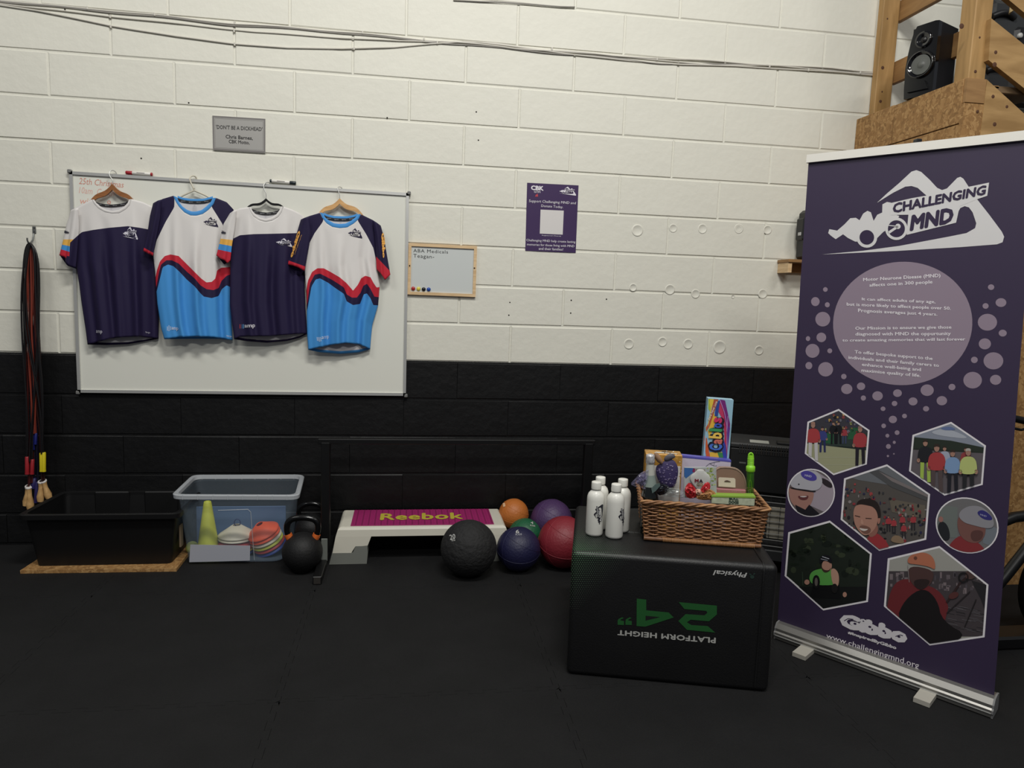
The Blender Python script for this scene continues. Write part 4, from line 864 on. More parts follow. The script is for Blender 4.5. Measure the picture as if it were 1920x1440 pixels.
# ================================================================== TIMBER STAIRS AND CLADDING (right)
M['timber'] = wood('construction_timber', (150, 116, 68), (180, 142, 90), .6, 5, (3, 3, .5))
M['timber_h'] = wood('construction_timber_rail', (138, 102, 62), (164, 126, 80), .6, 5, (.6, .6, 4))
M['timber_face'] = wood('pine_board', (152, 118, 72), (182, 146, 96), .6, 4, (.8, .8, 4))
M['osb'] = osb('oriented_strand_board'); M['knot'] = mat('knot', (84, 52, 32), .7); M['seam'] = mat('board_joint', (74, 50, 28), .9)
st = thing('timber_staircase', 'timber staircase with strand board cladding behind the purple banner', 'staircase', (2.9, -.5, 0))
X0 = 2.69
def sb_(lo, hi, nm, m_, bev=.003): return MB().box(lo, hi, bev).build(nm, m_, st)
ztop = 2.622
# strand board panels on the side (plane x = X0), one nailed next to the other, and a lower row
sb_((X0+.010, -.80, 2.36), (X0+.019, -.01, 2.60), 'dark_gap_backing', M['seam'], 0)  # dark backing added behind the panels so the gaps read as dark lines
sb_((X0, -.3455, 2.408), (X0+.018, -.004, ztop), 'strand_board_panel', M['osb'], .0015)
sb_((X0, -.86, 2.408), (X0+.018, -.3505, ztop-.003), 'strand_board_panel', M['osb'], .0015)
sb_((X0+.002, -.86, 1.20), (X0+.018, -.004, 2.403), 'strand_board_panel', M['osb'], .0015)
sb_((X0+.002, -.86, 0), (X0+.018, -.004, 1.196), 'strand_board_panel', M['osb'], .0015)
# front cladding below the stringer
def fr(poly, y, th, nm, m_): return MB().prism([Vector((x, y, z)) for x, z in poly], (0, th, 0)).build(nm, m_, st)
fr([(X0, 0), (X0+1.22, 0), (X0+1.22, 1.80), (X0+1.0, 1.93), (X0, 1.93)], -.878, .018, 'strand_board_panel', M['osb'])
fr([(X0, 1.934), (X0+.98, 1.934), (X0+.35, 2.30), (X0, 2.30)], -.878, .018, 'strand_board_panel', M['osb'])
fr([(X0, 2.304), (X0+.11, 2.304), (X0+.11, 2.50), (X0, 2.50)], -.880, .02, 'strand_board_offcut', M['osb'])
fr([(X0+.004, 2.504), (X0+.108, 2.504), (X0+.108, ztop-.004), (X0+.004, ztop-.004)], -.881, .021, 'post_foot_block', M['timber_h'])
# posts
pB = MB().box((X0+.012, -.875, 2.60), (X0+.105, -.775, 4.0), .004).build('post', M['timber'], st)
pA = MB().box((2.765, -.055, 2.3), (2.872, -.004, 4.0), .004).build('post', M['timber'], st)
pC = MB().box((X0+.02, -.86, 0), (X0+.1, -.78, 2.6), .003).build('post', M['timber'], st)
for x, y, r in ((1655, 127, .008), (1654, 172, .004), (1651, 190, .007), (1664, 35, .004)):
    p = W(x, y, .0556); MB().lathe([(r*1.3, 0), (r*.8, .001), (0, .0012)], p, 12, Matrix.Rotation(PI/2, 3, 'X')).build('knot', M['knot'], pA)
for x, y, r in ((1803, 49, .010), (1829, 134, .006), (1837, 70, .004)):
    p = W(x, y, .8757); MB().lathe([(r*1.3, 0), (r*.9, .001), (0, .0012)], p, 12, Matrix.Rotation(PI/2, 3, 'X')).build('knot', M['knot'], pB)
# rails between the posts
def rail(z0, z1, x=2.874): sb_((x, -.72, z0), (x+.03, -.02, z1), 'side_rail', M['timber_h'], .003)
rail(2.832, 2.960); rail(3.190, 3.31)
# stringer board, sloping rails parallel to it
def slope(x, z, x2): return z-.64*(x2-x)
stn = fr([(X0+.105, 2.304), (X0+.36, 2.304), (X0+1.9, slope(X0, 2.684, X0+1.9)-.36), (X0+1.9, slope(X0, 2.684, X0+1.9)), (X0+.11, ztop-.006)], -.882, .022, 'stringer', M['timber_face'])
hr = fr([(2.766, 2.892), (4.3, 2.892-.545*1.534), (4.3, 2.892-.545*1.534-.19), (2.776, 2.70)], -.905, .03, 'sloping_rail', M['timber_face'])
fr([(2.766, 3.105), (4.3, 3.105-.56*1.534), (4.3, 3.105-.56*1.534-.07), (2.766, 3.03)], -.905, .03, 'sloping_rail', M['timber_face'])
for x, y, r, par, yy in ((1865, 121, .009, hr, .9052), (1867, 98, .007, hr, .9052), (1833, 209, .006, stn, .8822), (1862, 181, .007, stn, .8822), (1865, 233, .008, stn, .8822), (1888, 200, .006, stn, .8822)):
    MB().lathe([(r*1.3, 0), (r*.9, .001), (0, .0012)], W(x, y, yy), 12, Matrix.Rotation(PI/2, 3, 'X')).build('knot', M['knot'], par)
for i in range(4):
    x = 2.86+.26*i; z = 2.60-.19*i; MB().box((x, -.86, z-.035), (x+.27, -.06, z), .004).build('tread', mat('tread_board', (112, 90, 64), .7) if i == 0 else bpy.data.materials['tread_board'], st)
MB().box((X0+.02, -.86, 2.585), (X0+.2, -.06, 2.60), .002).build('landing_board', M['osb'], st)
# power supply / gear bags on the landing
M['gear'] = mat('charcoal_plastic', (44, 46, 48), .5); M['gear2'] = mat('black_plastic', (20, 20, 22), .45)
g = thing('equipment_case', 'charcoal moulded equipment case standing on the stairs behind the right post', 'case', (3.2, -.36, 2.60))
MB().box((3.07, -.54, 2.602), (3.50, -.40, 3.16), .03).build('body', M['gear'], g)
MB().box((3.22, -.56, 2.602), (3.46, -.48, 3.02), .02).build('front_cover', M['gear2'], g)
for z in (2.78, 2.92, 3.06): MB().tube([(3.08+.13*i/8, -.542-.012*math.sin(PI*i/8), z+.02*math.sin(PI*i/8)) for i in range(9)], .016, 8).build('moulded_rib', M['gear2'], g)
MB().lathe([(.014, 0), (.014, .01), (.008, .014), (0, .014)], (3.235, -.562, 2.965), 16, Matrix.Rotation(PI/2, 3, 'X')).build('knob', M['silver'], g)
o = MB().tube([PXX(1892, 2, 3.02), PXX(1896, 12, 3.01), PXX(1893, 26, 3.02), PXX(1900, 18, 3.01), PXX(1904, 8, 3.02)], .006, 6).build('rope_scrap', mat('straw_cord', (196, 174, 128), .8)); tag(o, 'scrap of straw-coloured cord dangling in front of the charcoal case', 'cord')

# speaker on the landing edge
th = math.radians(115); ex = Vector((-math.cos(th), -math.sin(th), 0)); ey = Vector((math.sin(th), -math.cos(th), 0))*1.0
ex = Vector((-.4226, .9063, 0)); ey = Vector((.9063, .4226, 0))
SPM = Vector((2.742, -.585, 2.622))
M['gloss'] = mat('gloss_black', (9, 9, 11), .12, coat=.6); M['spk'] = mat('black_vinyl', (16, 14, 16), .45); M['cone'] = mat('speaker_cone', (92, 94, 90), .5)
sp = thing('loudspeaker', 'glossy black bookshelf loudspeaker standing on the strand board ledge', 'speaker', SPM+ex*.08+ey*.1)
def spv(u, v, d): return SPM+ex*u+Vector((0, 0, v))+ey*d      # u across baffle, v up, d depth
Wd, Ht, Dp = .150, .372, .19
mb = MB(); mb.add([spv(u, v, d) for u in (0, Wd) for v in (0, Ht) for d in (.02, Dp)], [(0, 1, 3, 2), (4, 6, 7, 5), (0, 4, 5, 1), (2, 3, 7, 6), (0, 2, 6, 4), (1, 5, 7, 3)]); mb.build('cabinet', M['spk'], sp)
out = [(0, 0), (Wd, 0), (Wd+.004, .05), (Wd+.008, .16), (Wd, .24), (Wd-.008, .29), (Wd-.02, .345), (Wd-.035, Ht), (.02, Ht+.004), (0, Ht)]
mb = MB(); mb.prism([spv(u, v, -.012) for u, v in out], ey*.034); mb.build('baffle', M['gloss'], sp)
def disc(cu, cv, prof, nm, m_, seg=32):
    vs = []; fs = []; c = spv(cu, cv, -.012)
    for r, z in prof:
        for k in range(seg): a = 2*PI*k/seg; vs.append(c+ex*(r*math.cos(a))+Vector((0, 0, r*math.sin(a)))-ey*z)
    for i in range(len(prof)-1):
        for k in range(seg): fs.append((i*seg+k, i*seg+(k+1) % seg, (i+1)*seg+(k+1) % seg, (i+1)*seg+k))
    MB().add(vs, fs, True).build(nm, m_, sp)
disc(.074, .165, [(.072, 0), (.070, .014), (.062, .016), (.056, .002), (.050, .001)], 'woofer_surround', M['gloss'])
disc(.074, .165, [(.051, .004), (.044, .005), (.02, .0015), (.018, .003), (.01, .008), (0, .009)], 'woofer_cone', M['cone'])
disc(.072, .292, [(.044, 0), (.042, .012), (.030, .008), (.016, .002)], 'tweeter_horn', M['gloss']); disc(.072, .292, [(.016, .003), (.012, .007), (0, .009)], 'tweeter_dome', M['spk'])
mb = MB(); mb.prism([spv(u, v, -.026) for u, v in [(.02, .03), (.13, .03), (.11, .075), (.04, .075)]], ey*.016); mb.build('bass_port', M['gloss'], sp)

# wooden shelf with black straps, behind the banner
sh = thing('wall_shelf', 'short pine bracket shelf on the wall half hidden by the banner edge', 'shelf', (2.5, -.1, 1.70))
a = W(1476, 486, .12); 
MB().box((a.x, -.14, a.z-.018), (a.x+.42, -.004, a.z), .002).build('shelf_board', M['timber_h'], sh)
MB().box((a.x+.005, -.13, a.z-.080), (a.x+.030, -.004, a.z-.018), .002).build('bracket', M['pine'], sh)
MB().box((a.x+.030, -.03, a.z-.075), (a.x+.40, -.004, a.z-.018), .002).build('back_rail', M['timber_h'], sh)
sk = thing('black_case', 'black upright case with a buckle on the small pine shelf', 'case', (a.x+.2, -.08, a.z))
MB().box((a.x+.10, -.14, a.z+.001), (a.x+.34, -.02, a.z+.30), .02).build('body', M['gear2'], sk)
MB().box((a.x+.085, -.12, a.z+.12), (a.x+.10, -.04, a.z+.25), .006).build('strap', M['gear2'], sk)
MB().box((a.x+.080, -.105, a.z+.145), (a.x+.088, -.075, a.z+.165), .002).build('buckle', M['silver'], sk)

# ================================================================== EXERCISE BIKE seen past the banner edge
M['frame_blk'] = mat('black_frame', (12, 12, 13), .4)
eb = thing('exercise_bike', 'black exercise bike frame standing in the dark beyond the right edge of the banner', 'exercise bike', (2.75, -1.55, 0))
bk = lambda x, y, d=1.5: W(x, y, d)
MB().tube([bk(1870, 760), bk(1895, 783), bk(1925, 790), bk(1960, 800)], .016, 10).build('handlebar', M['frame_blk'], eb)
MB().tube([bk(1870, 790), bk(1900, 803), bk(1915, 806), bk(1950, 796)], .006, 8).build('brake_cable', M['frame_blk'], eb)
MB().tube([bk(1850, 990), bk(1900, 970), bk(1960, 962)], .024, 12).build('top_tube', M['frame_blk'], eb)
MB().tube([bk(1850, 1120), bk(1885, 1080), bk(1960, 985)], .024, 12).build('down_tube', M['frame_blk'], eb)
cw = FL(1925, 1215, .0)
flc = Vector((2.98, -1.5, .26))
MB().lathe([(.03, .015), (.20, .015), (.25, .02), (.25, -.02), (.20, -.015), (.03, -.015)], flc, 48, Matrix.Rotation(PI/2, 3, 'X')).build('flywheel', mat('dark_flywheel', (26, 24, 24), .4, metal=.5), eb)
MB().tube([bk(1862, 1183), bk(1960, 1208)], .005, 8).build('chrome_rail', M['silver'], eb)
MB().tube([bk(1862, 1243), bk(1880, 1241), bk(1895, 1236), bk(1905, 1228)], .014, 10).build('pedal_crank', mat('dull_metal', (120, 118, 112), .5), eb)
MB().box((2.45, -1.56, .0), (3.3, -1.44, .06), .01).build('base_bar', M['frame_blk'], eb)
MB().tube([(2.50, -1.5, .06), (2.48, -1.5, .5), (2.46, -1.5, .95)], .02, 12).build('seat_post', M['frame_blk'], eb)
MB().tube([(3.12, -1.5, .06), (3.0, -1.5, .6), (2.9, -1.5, 1.25)], .03, 12).build('head_post', M['frame_blk'], eb)

# ================================================================== PLYO BOX
A = Vector((.637, -1.598, 0)); e = Vector((.9676, -.2525, 0)); g_ = Vector((.2525, .9676, 0)); BWd, BDp, BH = .775, .63, .508
M['box_blk'] = mat('black_pvc', (19, 19, 20), .46, noise=.12, nscale=6, bump=.12, bscale=160, spec=.45)
bx = thing('plyo_box', 'black padded jump box with green height number printed upside down', 'plyometric box', A+e*BWd/2+g_*BDp/2)
def rbox(A, e, g, wd, dp, z0, z1, r, n=6):
    bm = bmesh.new(); bmesh.ops.create_cube(bm, size=1)
    for v in bm.verts: v.co = Vector(((v.co.x+.5)*wd, (v.co.y+.5)*dp, z0+(v.co.z+.5)*(z1-z0)))
    bmesh.ops.bevel(bm, geom=bm.edges[:], offset=r, segments=n, profile=.5, affect='EDGES')
    mb = MB(); bm.verts.index_update(); mb.add([A+e*v.co.x+g*v.co.y+Vector((0, 0, v.co.z)) for v in bm.verts], [tuple(v.index for v in f.verts) for f in bm.faces], True); bm.free(); return mb
bxo = rbox(A, e, g_, BWd, BDp, .0, BH, .022).build('cover', M['box_blk'], bx)
seamx = .722
MB().box((0, 0, 0), (0, 0, 0)) if False else None
for u in (seamx,):
    pts = [A+e*u-g_*.001+Vector((0, 0, z)) for z in (.02, .2, .4, BH-.025)]+[A+e*u+g_*(.006)+Vector((0, 0, BH-.006)), A+e*u+g_*.025+Vector((0, 0, BH+.001)), A+e*u+g_*.3+Vector((0, 0, BH+.001)), A+e*u+g_*.6+Vector((0, 0, BH+.001))]
    MB().tube(pts, .004, 8).build('welt_seam', M['box_blk'], bx)
for v in (.02, BDp-.02): pass
pr = Print(S_mesh(bxo), .0006)
Zb = lambda X, Y: (1040+X/4.236, 980+Y/4.236)
GRN = (27, 84, 37)
pr.poly([Zb(985,630),Zb(1288,658),Zb(1288,728),Zb(1225,782),Zb(1080,770),Zb(1050,790),Zb(1085,812),Zb(1215,820),Zb(1275,872),Zb(1050,850),Zb(982,780),Zb(1040,725),Zb(1190,735),Zb(1212,715),Zb(1205,700),Zb(1030,685)], GRN, 1)
pr.build('printed_digit', bx)
pr.poly([Zb(652,602),Zb(727,610),Zb(727,695),Zb(905,712),Zb(945,752),Zb(720,825),Zb(650,820)], GRN, 1); pr.poly([Zb(722,738),Zb(835,748),Zb(722,775)], (19, 19, 20), 2); pr.build('printed_digit', bx)
for X in (500, 562):
    pr.poly([Zb(X, 810), Zb(X+50, 812), Zb(X+50, 780), Zb(X+22, 775), Zb(X+25, 768), Zb(X+50, 757), Zb(X+35, 750), Zb(X+5, 765), Zb(X, 780)], GRN, 1)
pr.build('inch_mark', bx)
gy = (170, 170, 166)
pr.text('PLATFORM HEIGHT', Zb(1278, 958), Zb(498, 892), Zb(500, 850), Zb(1280, 912), gy, 1, .035, 0, 1.05); pr.build('lettering', bx)
pr.text('Physical', Zb(1525, 436), Zb(1256, 415), Zb(1262, 362), Zb(1530, 386), (190, 190, 188), 1, .02, .2); pr.build('wordmark', bx)
pr.poly(ell(*Zb(1568, 430), 4, 3.4, 14), (34, 54, 48), 1); pr.line([Zb(1545, 405), Zb(1560, 415)], 2.4, (34, 54, 48), 1); pr.line([Zb(1590, 400), Zb(1578, 412)], 2.4, (34, 54, 48), 1); pr.build('emblem', bx)
# dot pattern fading away from the near left corner (print on front and top)
rr = random.Random(3)
for i in range(30):
    for j in range(30):
        x = 1070+i*4.1+(j % 2)*2.05; y = 1036+j*3.6
        t = ((x-1071)/125)+max(0, (y-1040))/118
        if t > 1: continue
        s_ = 1.35*(1-t)**.35
        c = (int(56+20*(1-t)), int(66+54*(1-t)), int(58+24*(1-t))); pr.poly(ell(x, y, s_, s_*.95, 6), c, 1)
for i in range(32):
    for j in range(22):
        x = 1073+i*4.0+(j % 2)*2.0+(22-j)*.35; y = 990+j*2.1
        t = (x-1075)/135+(1035-y)/50*.8
        if t > 1 or y > 1034: continue
        pr.poly(ell(x, y, 1.4*(1-t)**.4, .8*(1-t)**.4, 6), (int(44+16*(1-t)), int(54+60*(1-t)), int(46+26*(1-t))), 1)
o = pr.build('dot_pattern', bx); o['kind'] = 'stuff'
pr.text('GROSS WEIGHT', (1176, 996.5), (1206, 999), (1206, 1001.5), (1176, 999), (110, 112, 112), 1); pr.build('small_print', bx)

# ================================================================== BOTTLES
M['btl'] = mat('white_powder_coat', (222, 221, 214), .32); M['lid_gap'] = mat('bottle_gap', (60, 62, 62), .5)
def bottle(c, label, rotlogo):
    t = thing('water_bottle', label, 'bottle', c, None)
    b = MB().lathe([(0, .002), (.030, .0), (.0345, .003), (.0362, .010), (.0362, .150), (.0352, .163), (.031, .175), (.024, .183), (.0195, .187), (.0195, .190)], c, 40).build('body', M['btl'], t)
    MB().lathe([(.0192, .188), (.0192, .1935)], c, 32).build('gap_ring', M['lid_gap'], t)
    MB().lathe([(.0, .1915), (.0185, .1915), (.0205, .1935), (.0207, .196), (.0207, .220), (.0195, .2235), (.012, .2245), (0, .2245)], c, 36).build('lid', M['btl'], t)
    return t, b
b0 = FL(1118, 1007.5, BH); b0 = Vector((b0.x, b0.y+.036, BH+.0015)); b1 = FL(1155.5, 1012.5, BH); b1 = Vector((b1.x, b1.y+.036, BH+.0015))
off1 = FL(1121, 991, BH); 
tb0, bb0 = bottle(b0, 'white metal bottle at the front left, printed with a sideways black logo', 0)
tb1, bb1 = bottle(b1, 'white metal bottle at the front right, nearest the wicker basket, with a black logo', 0)
for (src, px_, lab) in ((tb0, 1121.5, 'plain white bottle standing directly behind the front left bottle'), (tb1, 1163.5, 'plain white bottle standing behind the front right bottle')):
    c = copy_tree(src); base = Vector(src.location); q = base+Vector((0, .077, 0))
    q.x = W(px_, 990, -q.y).x; c.location = q; c['label'] = lab
S = S_mesh(bb0)
def rlogo(cx, cy, s_, k):       # sideways logo about its centre
    pr = Print(k, .0005)
    def T(p):
        u = (p[0]-1013)/1490; v = ((p[1]+.14*(p[0]-1000))-700)/1490
        return (cx+v*s_*1.25, cy-u*s_*1.35*1.0)
    logo(pr, T, (28, 28, 40), (206, 206, 206)); return pr
rlogo(1122, 965, 29, S).build('printed_logo', tb0)
rlogo(1168, 969, 29, S_mesh(bb1)).build('printed_logo', tb1)

# ================================================================== WICKER BASKET
M['wick'] = wood('willow', (122, 84, 54), (160, 114, 76), .45, 30, (1, 1, 1)); M['wick_d'] = wood('willow_dark', (96, 62, 38), (134, 92, 58), .5, 25); M['cane'] = wood('split_cane', (152, 108, 66), (184, 136, 90), .4, 40)
kA = FL(1209, 1013, BH); kA = Vector((kA.x, kA.y, BH+.002)); ke = e.copy(); kg = g_.copy(); KW, KD, KH = .452, .27, .170
bk_ = thing('wicker_basket', 'rectangular brown wicker hamper basket standing on the black jump box', 'basket', kA+ke*KW/2+kg*KD/2)
def kp(u, v, h):                     # basket space with a slight flare
    f = .045*h/KH*1.0; u2 = u+(u/KW-.5)*f*.9; v2 = v+(v/KD-.5)*f*.6
    return kA+ke*u2+kg*v2+Vector((0, 0, h))
per = []
def perim(n_=26):
    L = [(0, 0), (KW, 0), (KW, KD), (0, KD)]; out = []
    for (a, b), (c, d) in zip(L, L[1:]+L[:1]):
        k = n_ if abs(c-a) > .1 else int(n_*KD/KW)
        for i in range(k): out.append((a+(c-a)*i/k, b+(d-b)*i/k))
    return out
PM = perim(); N = len(PM)            # stake positions
def norm_out(i, ux, vx):
    if vx == 0 and ux < KW: return (0, -1)
    if ux == KW and vx < KD: return (1, 0)
    if vx == KD and ux > 0: return (0, 1)
    return (-1, 0)
nr = 18
for r_ in range(nr):
    pts = []; sub = 2
    for i in range(N):
        a = PM[i]; b = PM[(i+1) % N]; no = norm_out(i, *a)
        for k in range(sub):
            u = a[0]+(b[0]-a[0])*k/sub; v = a[1]+(b[1]-a[1])*k/sub
            w_ = math.cos(PI*(i/2+k/sub/2)+PI*(r_ % 2)) * .0048
            zz = .016+(KH-.030)*(r_+.5)/nr+.0016*math.sin(PI*(i+k/sub)*.5+r_)+.0008*math.sin(i*1.7+r_*2)
            pts.append(kp(u+no[0]*w_, v+no[1]*w_, zz))
    MB().tube(pts, .0036, 6, closed=True).build('willow_strand', M['wick'] if r_ % 3 else M['wick_d'], bk_)
for i in range(0, N, 2):
    a = PM[i]; MB().tube([kp(a[0], a[1], .004), kp(a[0], a[1], KH-.006)], .0036, 6).build('stake', M['wick_d'], bk_)
def loop_tube(h, r, ext, nm, m_, tw=0, ph=0, amp=0):
    pts = []
    L = [(-ext, -ext), (KW+ext, -ext), (KW+ext, KD+ext), (-ext, KD+ext)]
    cnt = 0
    for (a, b), (c, d) in zip(L, L[1:]+L[:1]):
        k = 60 if abs(c-a) > .1 else 36
        for i in range(k):
            cnt += 1; t_ = cnt*.42*tw+ph; p = kp(a+(c-a)*i/k, b+(d-b)*i/k, h); no = norm_out(0, min(max(a+(c-a)*i/k, 0), KW), 0 if b < 0 and d < 0 else KD/2)
            n_ = (ke*(1 if a > KW else (-1 if a < 0 and c < 0 else 0)) if abs(d-b) > .1 else kg*(-1 if b < 0 else 1))
            pts.append(p+Vector((0, 0, math.sin(t_)*amp))+n_*math.cos(t_)*amp)
    MB().tube(pts, r, 8, closed=True).build(nm, m_, bk_)
for q in range(3): loop_tube(KH-.006, .0048, .004, 'rim_braid', M['wick'] if q else M['cane'], 1, q*2.1, .0052)
MB().tube([kp(-.004, -.006, .010), kp(.5*KW, -.006, .008), kp(KW+.004, -.006, .010)], .0085, 12).build('base_roll', M['wick_d'], bk_)
wr = []
for i in range(0, 420):
    t_ = i*.9; u = .07+(KW-.09)*i/420; wr.append(kp(u, -.006, .009)+Vector((0, 0, math.sin(t_)*.0092))+kg*math.cos(t_)*.0092)
MB().tube(wr, .0022, 5).build('cane_wrapping', M['cane'], bk_)
mb = MB(); mb.add([kp(u, v, h) for h in (.006, .010) for u, v in ((.004, .004), (KW-.004, .004), (KW-.004, KD-.004), (.004, KD-.004))], [(0, 1, 2, 3), (4, 5, 6, 7), (0, 1, 5, 4), (1, 2, 6, 5), (2, 3, 7, 6), (3, 0, 4, 7)]).build('woven_base', M['wick_d'], bk_)

# ------------------------------------------------------------------ things in the basket
def KD_(d): return kA+kg*d           # plane parallel to the basket front, d behind it
def kq(x, y, d): return PN(x, y, KD_(d), kg)
def kS(d): 
    n = -kg; return lambda x, y: (kq(x, y, d), n)
zb = BH+.014
def slab(px4, d, dp, name, m_, par, bottom=True):   # extruded outline standing in plane d, thickness dp backwards
    P = [kq(x, y, d) for x, y in px4]; return MB().prism(P, kg*dp).build(name, m_, par)
def carton(x0, x1, ytl, ytr, d, dp, m_, name, label, cat, tilt=0, zbot=None):
    a = kq(x0, ytl, d); b = kq(x1, ytr, d); zt = (a.z+b.z)/2; zbt = zb if zbot is None else zbot
    u = (b-a); u.z = 0; wd = u.length; u.normalize()
    t = thing(name, label, cat, a.lerp(b, .5)*1.0+kg*dp/2+Vector((0, 0, zbt-zt)))
    mb = MB().box((0, 0, 0), (wd, dp, zt-zbt), .0025)
    mb.v = [Vector((a.x, a.y, zbt))+u*v.x+kg*v.y+Vector((0, 0, v.z)) for v in mb.v]
    o = mb.build('carton', m_, t); return t, o
M['gold'] = mat('gold_card', (186, 138, 62), .4, noise=.3, nscale=60, metal=.2)
t, gb = carton(1211, 1280, 851, 853.5, .11, .085, M['gold'], 'gift_box', 'gold and white decorated gift carton at the back left of the basket', 'gift box')
pr = Print(S_mesh(gb), .0006)
pr.poly([(1212.5, 872), (1276, 874), (1275, 945), (1212, 945)], (206, 202, 196), 0)
for i in range(90):
    x = rr.uniform(1213, 1277); y = rr.uniform(845, 928)
    if 1226 < x < 1262 and y > 872: continue
    pr.poly(ell(x, y, rr.uniform(.5, 1.6), rr.uniform(.5, 1.4), 6), rr.choice([(120, 84, 34), (212, 168, 92), (226, 222, 214), (86, 64, 40), (196, 148, 60)]), 1)
pr.build('floral_print', t)['kind'] = 'stuff'
pr.poly([(1227, 831.5), (1266, 831.5), (1272, 840), (1268, 843), (1231, 839)], (216, 214, 206), 1); pr.poly([(1240, 834), (1260, 833), (1262, 838), (1243, 838)], (60, 50, 44), 2); pr.build('top_label', t)
# long game carton
t, cb = carton(1319, 1367, 860, 862, .185, .04, mat('sky_card', (150, 190, 210), .35), 'game_box', 'tall narrow multicoloured game carton standing up at the back', 'game box')
bpy.data.objects.remove(cb)
Pq = [kq(1318, 862, .185), kq(1367, 866, .185), kq(1375.5, 750, .185), kq(1327.5, 746.5, .185)]
dwn = (Pq[0]-Pq[3]).normalized(); k_ = (Pq[0].z-zb)/-dwn.z
Pq[0] += dwn*k_; Pq[1] += dwn*((Pq[1].z-zb)/-dwn.z)
cb = MB().prism(Pq, kg*.045).build('carton', bpy.data.materials['sky_card'], t)
pr = Print(S_mesh(cb), .0005)
Zc = lambda X, Y: (1300+X/9.6, 730+Y/9.6)
pr.clip = [Zc(262, 170), Zc(715, 195), Zc(600, 1240), Zc(175, 1200)]
LB = (150, 186, 204)
pr.poly([Zc(270, 170), Zc(360, 175), Zc(300, 400), Zc(270, 350)], (170, 186, 60), 0); pr.poly([Zc(300, 170), Zc(380, 175), Zc(330, 330), Zc(250, 760), Zc(215, 700)], (226, 196, 70), 1)
pr.poly([Zc(370, 175), Zc(450, 180), Zc(300, 640), Zc(230, 760), Zc(225, 620), Zc(320, 420)], (176, 84, 56), 2)
pr.poly([Zc(400, 330), Zc(450, 200), Zc(480, 200), Zc(440, 480), Zc(380, 480)], (40, 70, 150), 3); pr.poly([Zc(360, 420), Zc(420, 500), Zc(380, 640), Zc(290, 900), Zc(260, 760)], (224, 178, 62), 1)
pr.poly([Zc(470, 190), Zc(560, 420), Zc(610, 800), Zc(620, 1240), Zc(540, 1240), Zc(560, 850), Zc(540, 560), Zc(440, 380)], (190, 54, 96), 1)
pr.poly([Zc(480, 180), Zc(570, 200), Zc(660, 620), Zc(650, 900), Zc(590, 700), Zc(540, 380)], (116, 34, 116), 3); pr.poly([Zc(600, 640), Zc(670, 700), Zc(640, 1240), Zc(600, 1240)], (96, 52, 140), 4)
pr.line([Zc(480, 200), Zc(560, 420), Zc(600, 640), Zc(600, 1000), Zc(620, 1240)], 1.0, (196, 150, 206), 6); pr.line([Zc(620, 480), Zc(600, 760), Zc(610, 1200)], .9, (186, 140, 196), 6)
pr.poly([Zc(205, 830), Zc(240, 880), Zc(300, 1230), Zc(230, 1200), Zc(190, 950)], (206, 92, 44), 3); pr.poly([Zc(290, 1130), Zc(560, 1130), Zc(560, 1240), Zc(300, 1230)], (226, 180, 60), 3); pr.poly([Zc(430, 1130), Zc(540, 1140), Zc(540, 1230), Zc(460, 1220)], (56, 130, 70), 4)
pr.poly([Zc(520, 850), Zc(580, 1000), Zc(600, 1240), Zc(540, 1240), Zc(500, 1000)], (50, 64, 160), 5)
pr.clip = None; pr.build('box_artwork', t)
pr.text('Dare! Never Lose', Zc(258, 540), Zc(395, 205), Zc(430, 225), Zc(292, 560), (236, 220, 210), 5, .02, .1)
pr.build('tagline', t)
for q, c in ((.13, (22, 18, 34)),):
    pr.text('Cablos', Zc(240, 1120), Zc(345, 470), Zc(560, 510), Zc(540, 1150), c, 6, q)
pr.build('title_shadow', t)
for ch, a, b, c in (('C', 1085, 975, (70, 110, 200)), ('a', 970, 880, (206, 110, 96)), ('b', 870, 760, (236, 196, 90)), ('l', 745, 695, (60, 150, 90)), ('o', 680, 600, (60, 90, 190)), ('s', 590, 495, (206, 50, 100))):
    x0 = 285 if ch in 'Cbl' else 375
    pr.text(ch, Zc(x0-20, a), Zc(x0-10+20, b), Zc(525, b+20), Zc(505, a+20), c, 8, .04); pr.build('title_letter', t)
# lilac box
t, lb = carton(1277, 1371, 856, 866, .145, .035, mat('lilac_card', (196, 188, 206), .4), 'gift_box', 'pale lilac carton with a blue top edge in front of the tall game box', 'gift box')
pr = Print(S_mesh(lb), .0005); pr.poly([(1278, 852.5), (1371, 861.5), (1371, 865.5), (1278, 856.5)], (84, 82, 172), 0); pr.poly([(1311, 854), (1331, 856), (1332, 859), (1312, 858)], (214, 206, 222), 1)
slab([(1277, 857.5), (1371, 866.5), (1371, 863.5), (1277, 854)], .144, .037, 'blue_edge', mat('blue_edge_card', (84, 82, 172), .4), t)
pr.line([(1322, 876), (1330, 869), (1342, 866), (1350, 865)], .9, (96, 100, 116), 1); pr.line([(1330, 869), (1340, 874), (1344, 873)], .8, (96, 100, 116), 1); pr.line([(1340, 866), (1338, 873)], .6, (96, 100, 116), 1); pr.build('box_artwork', t)
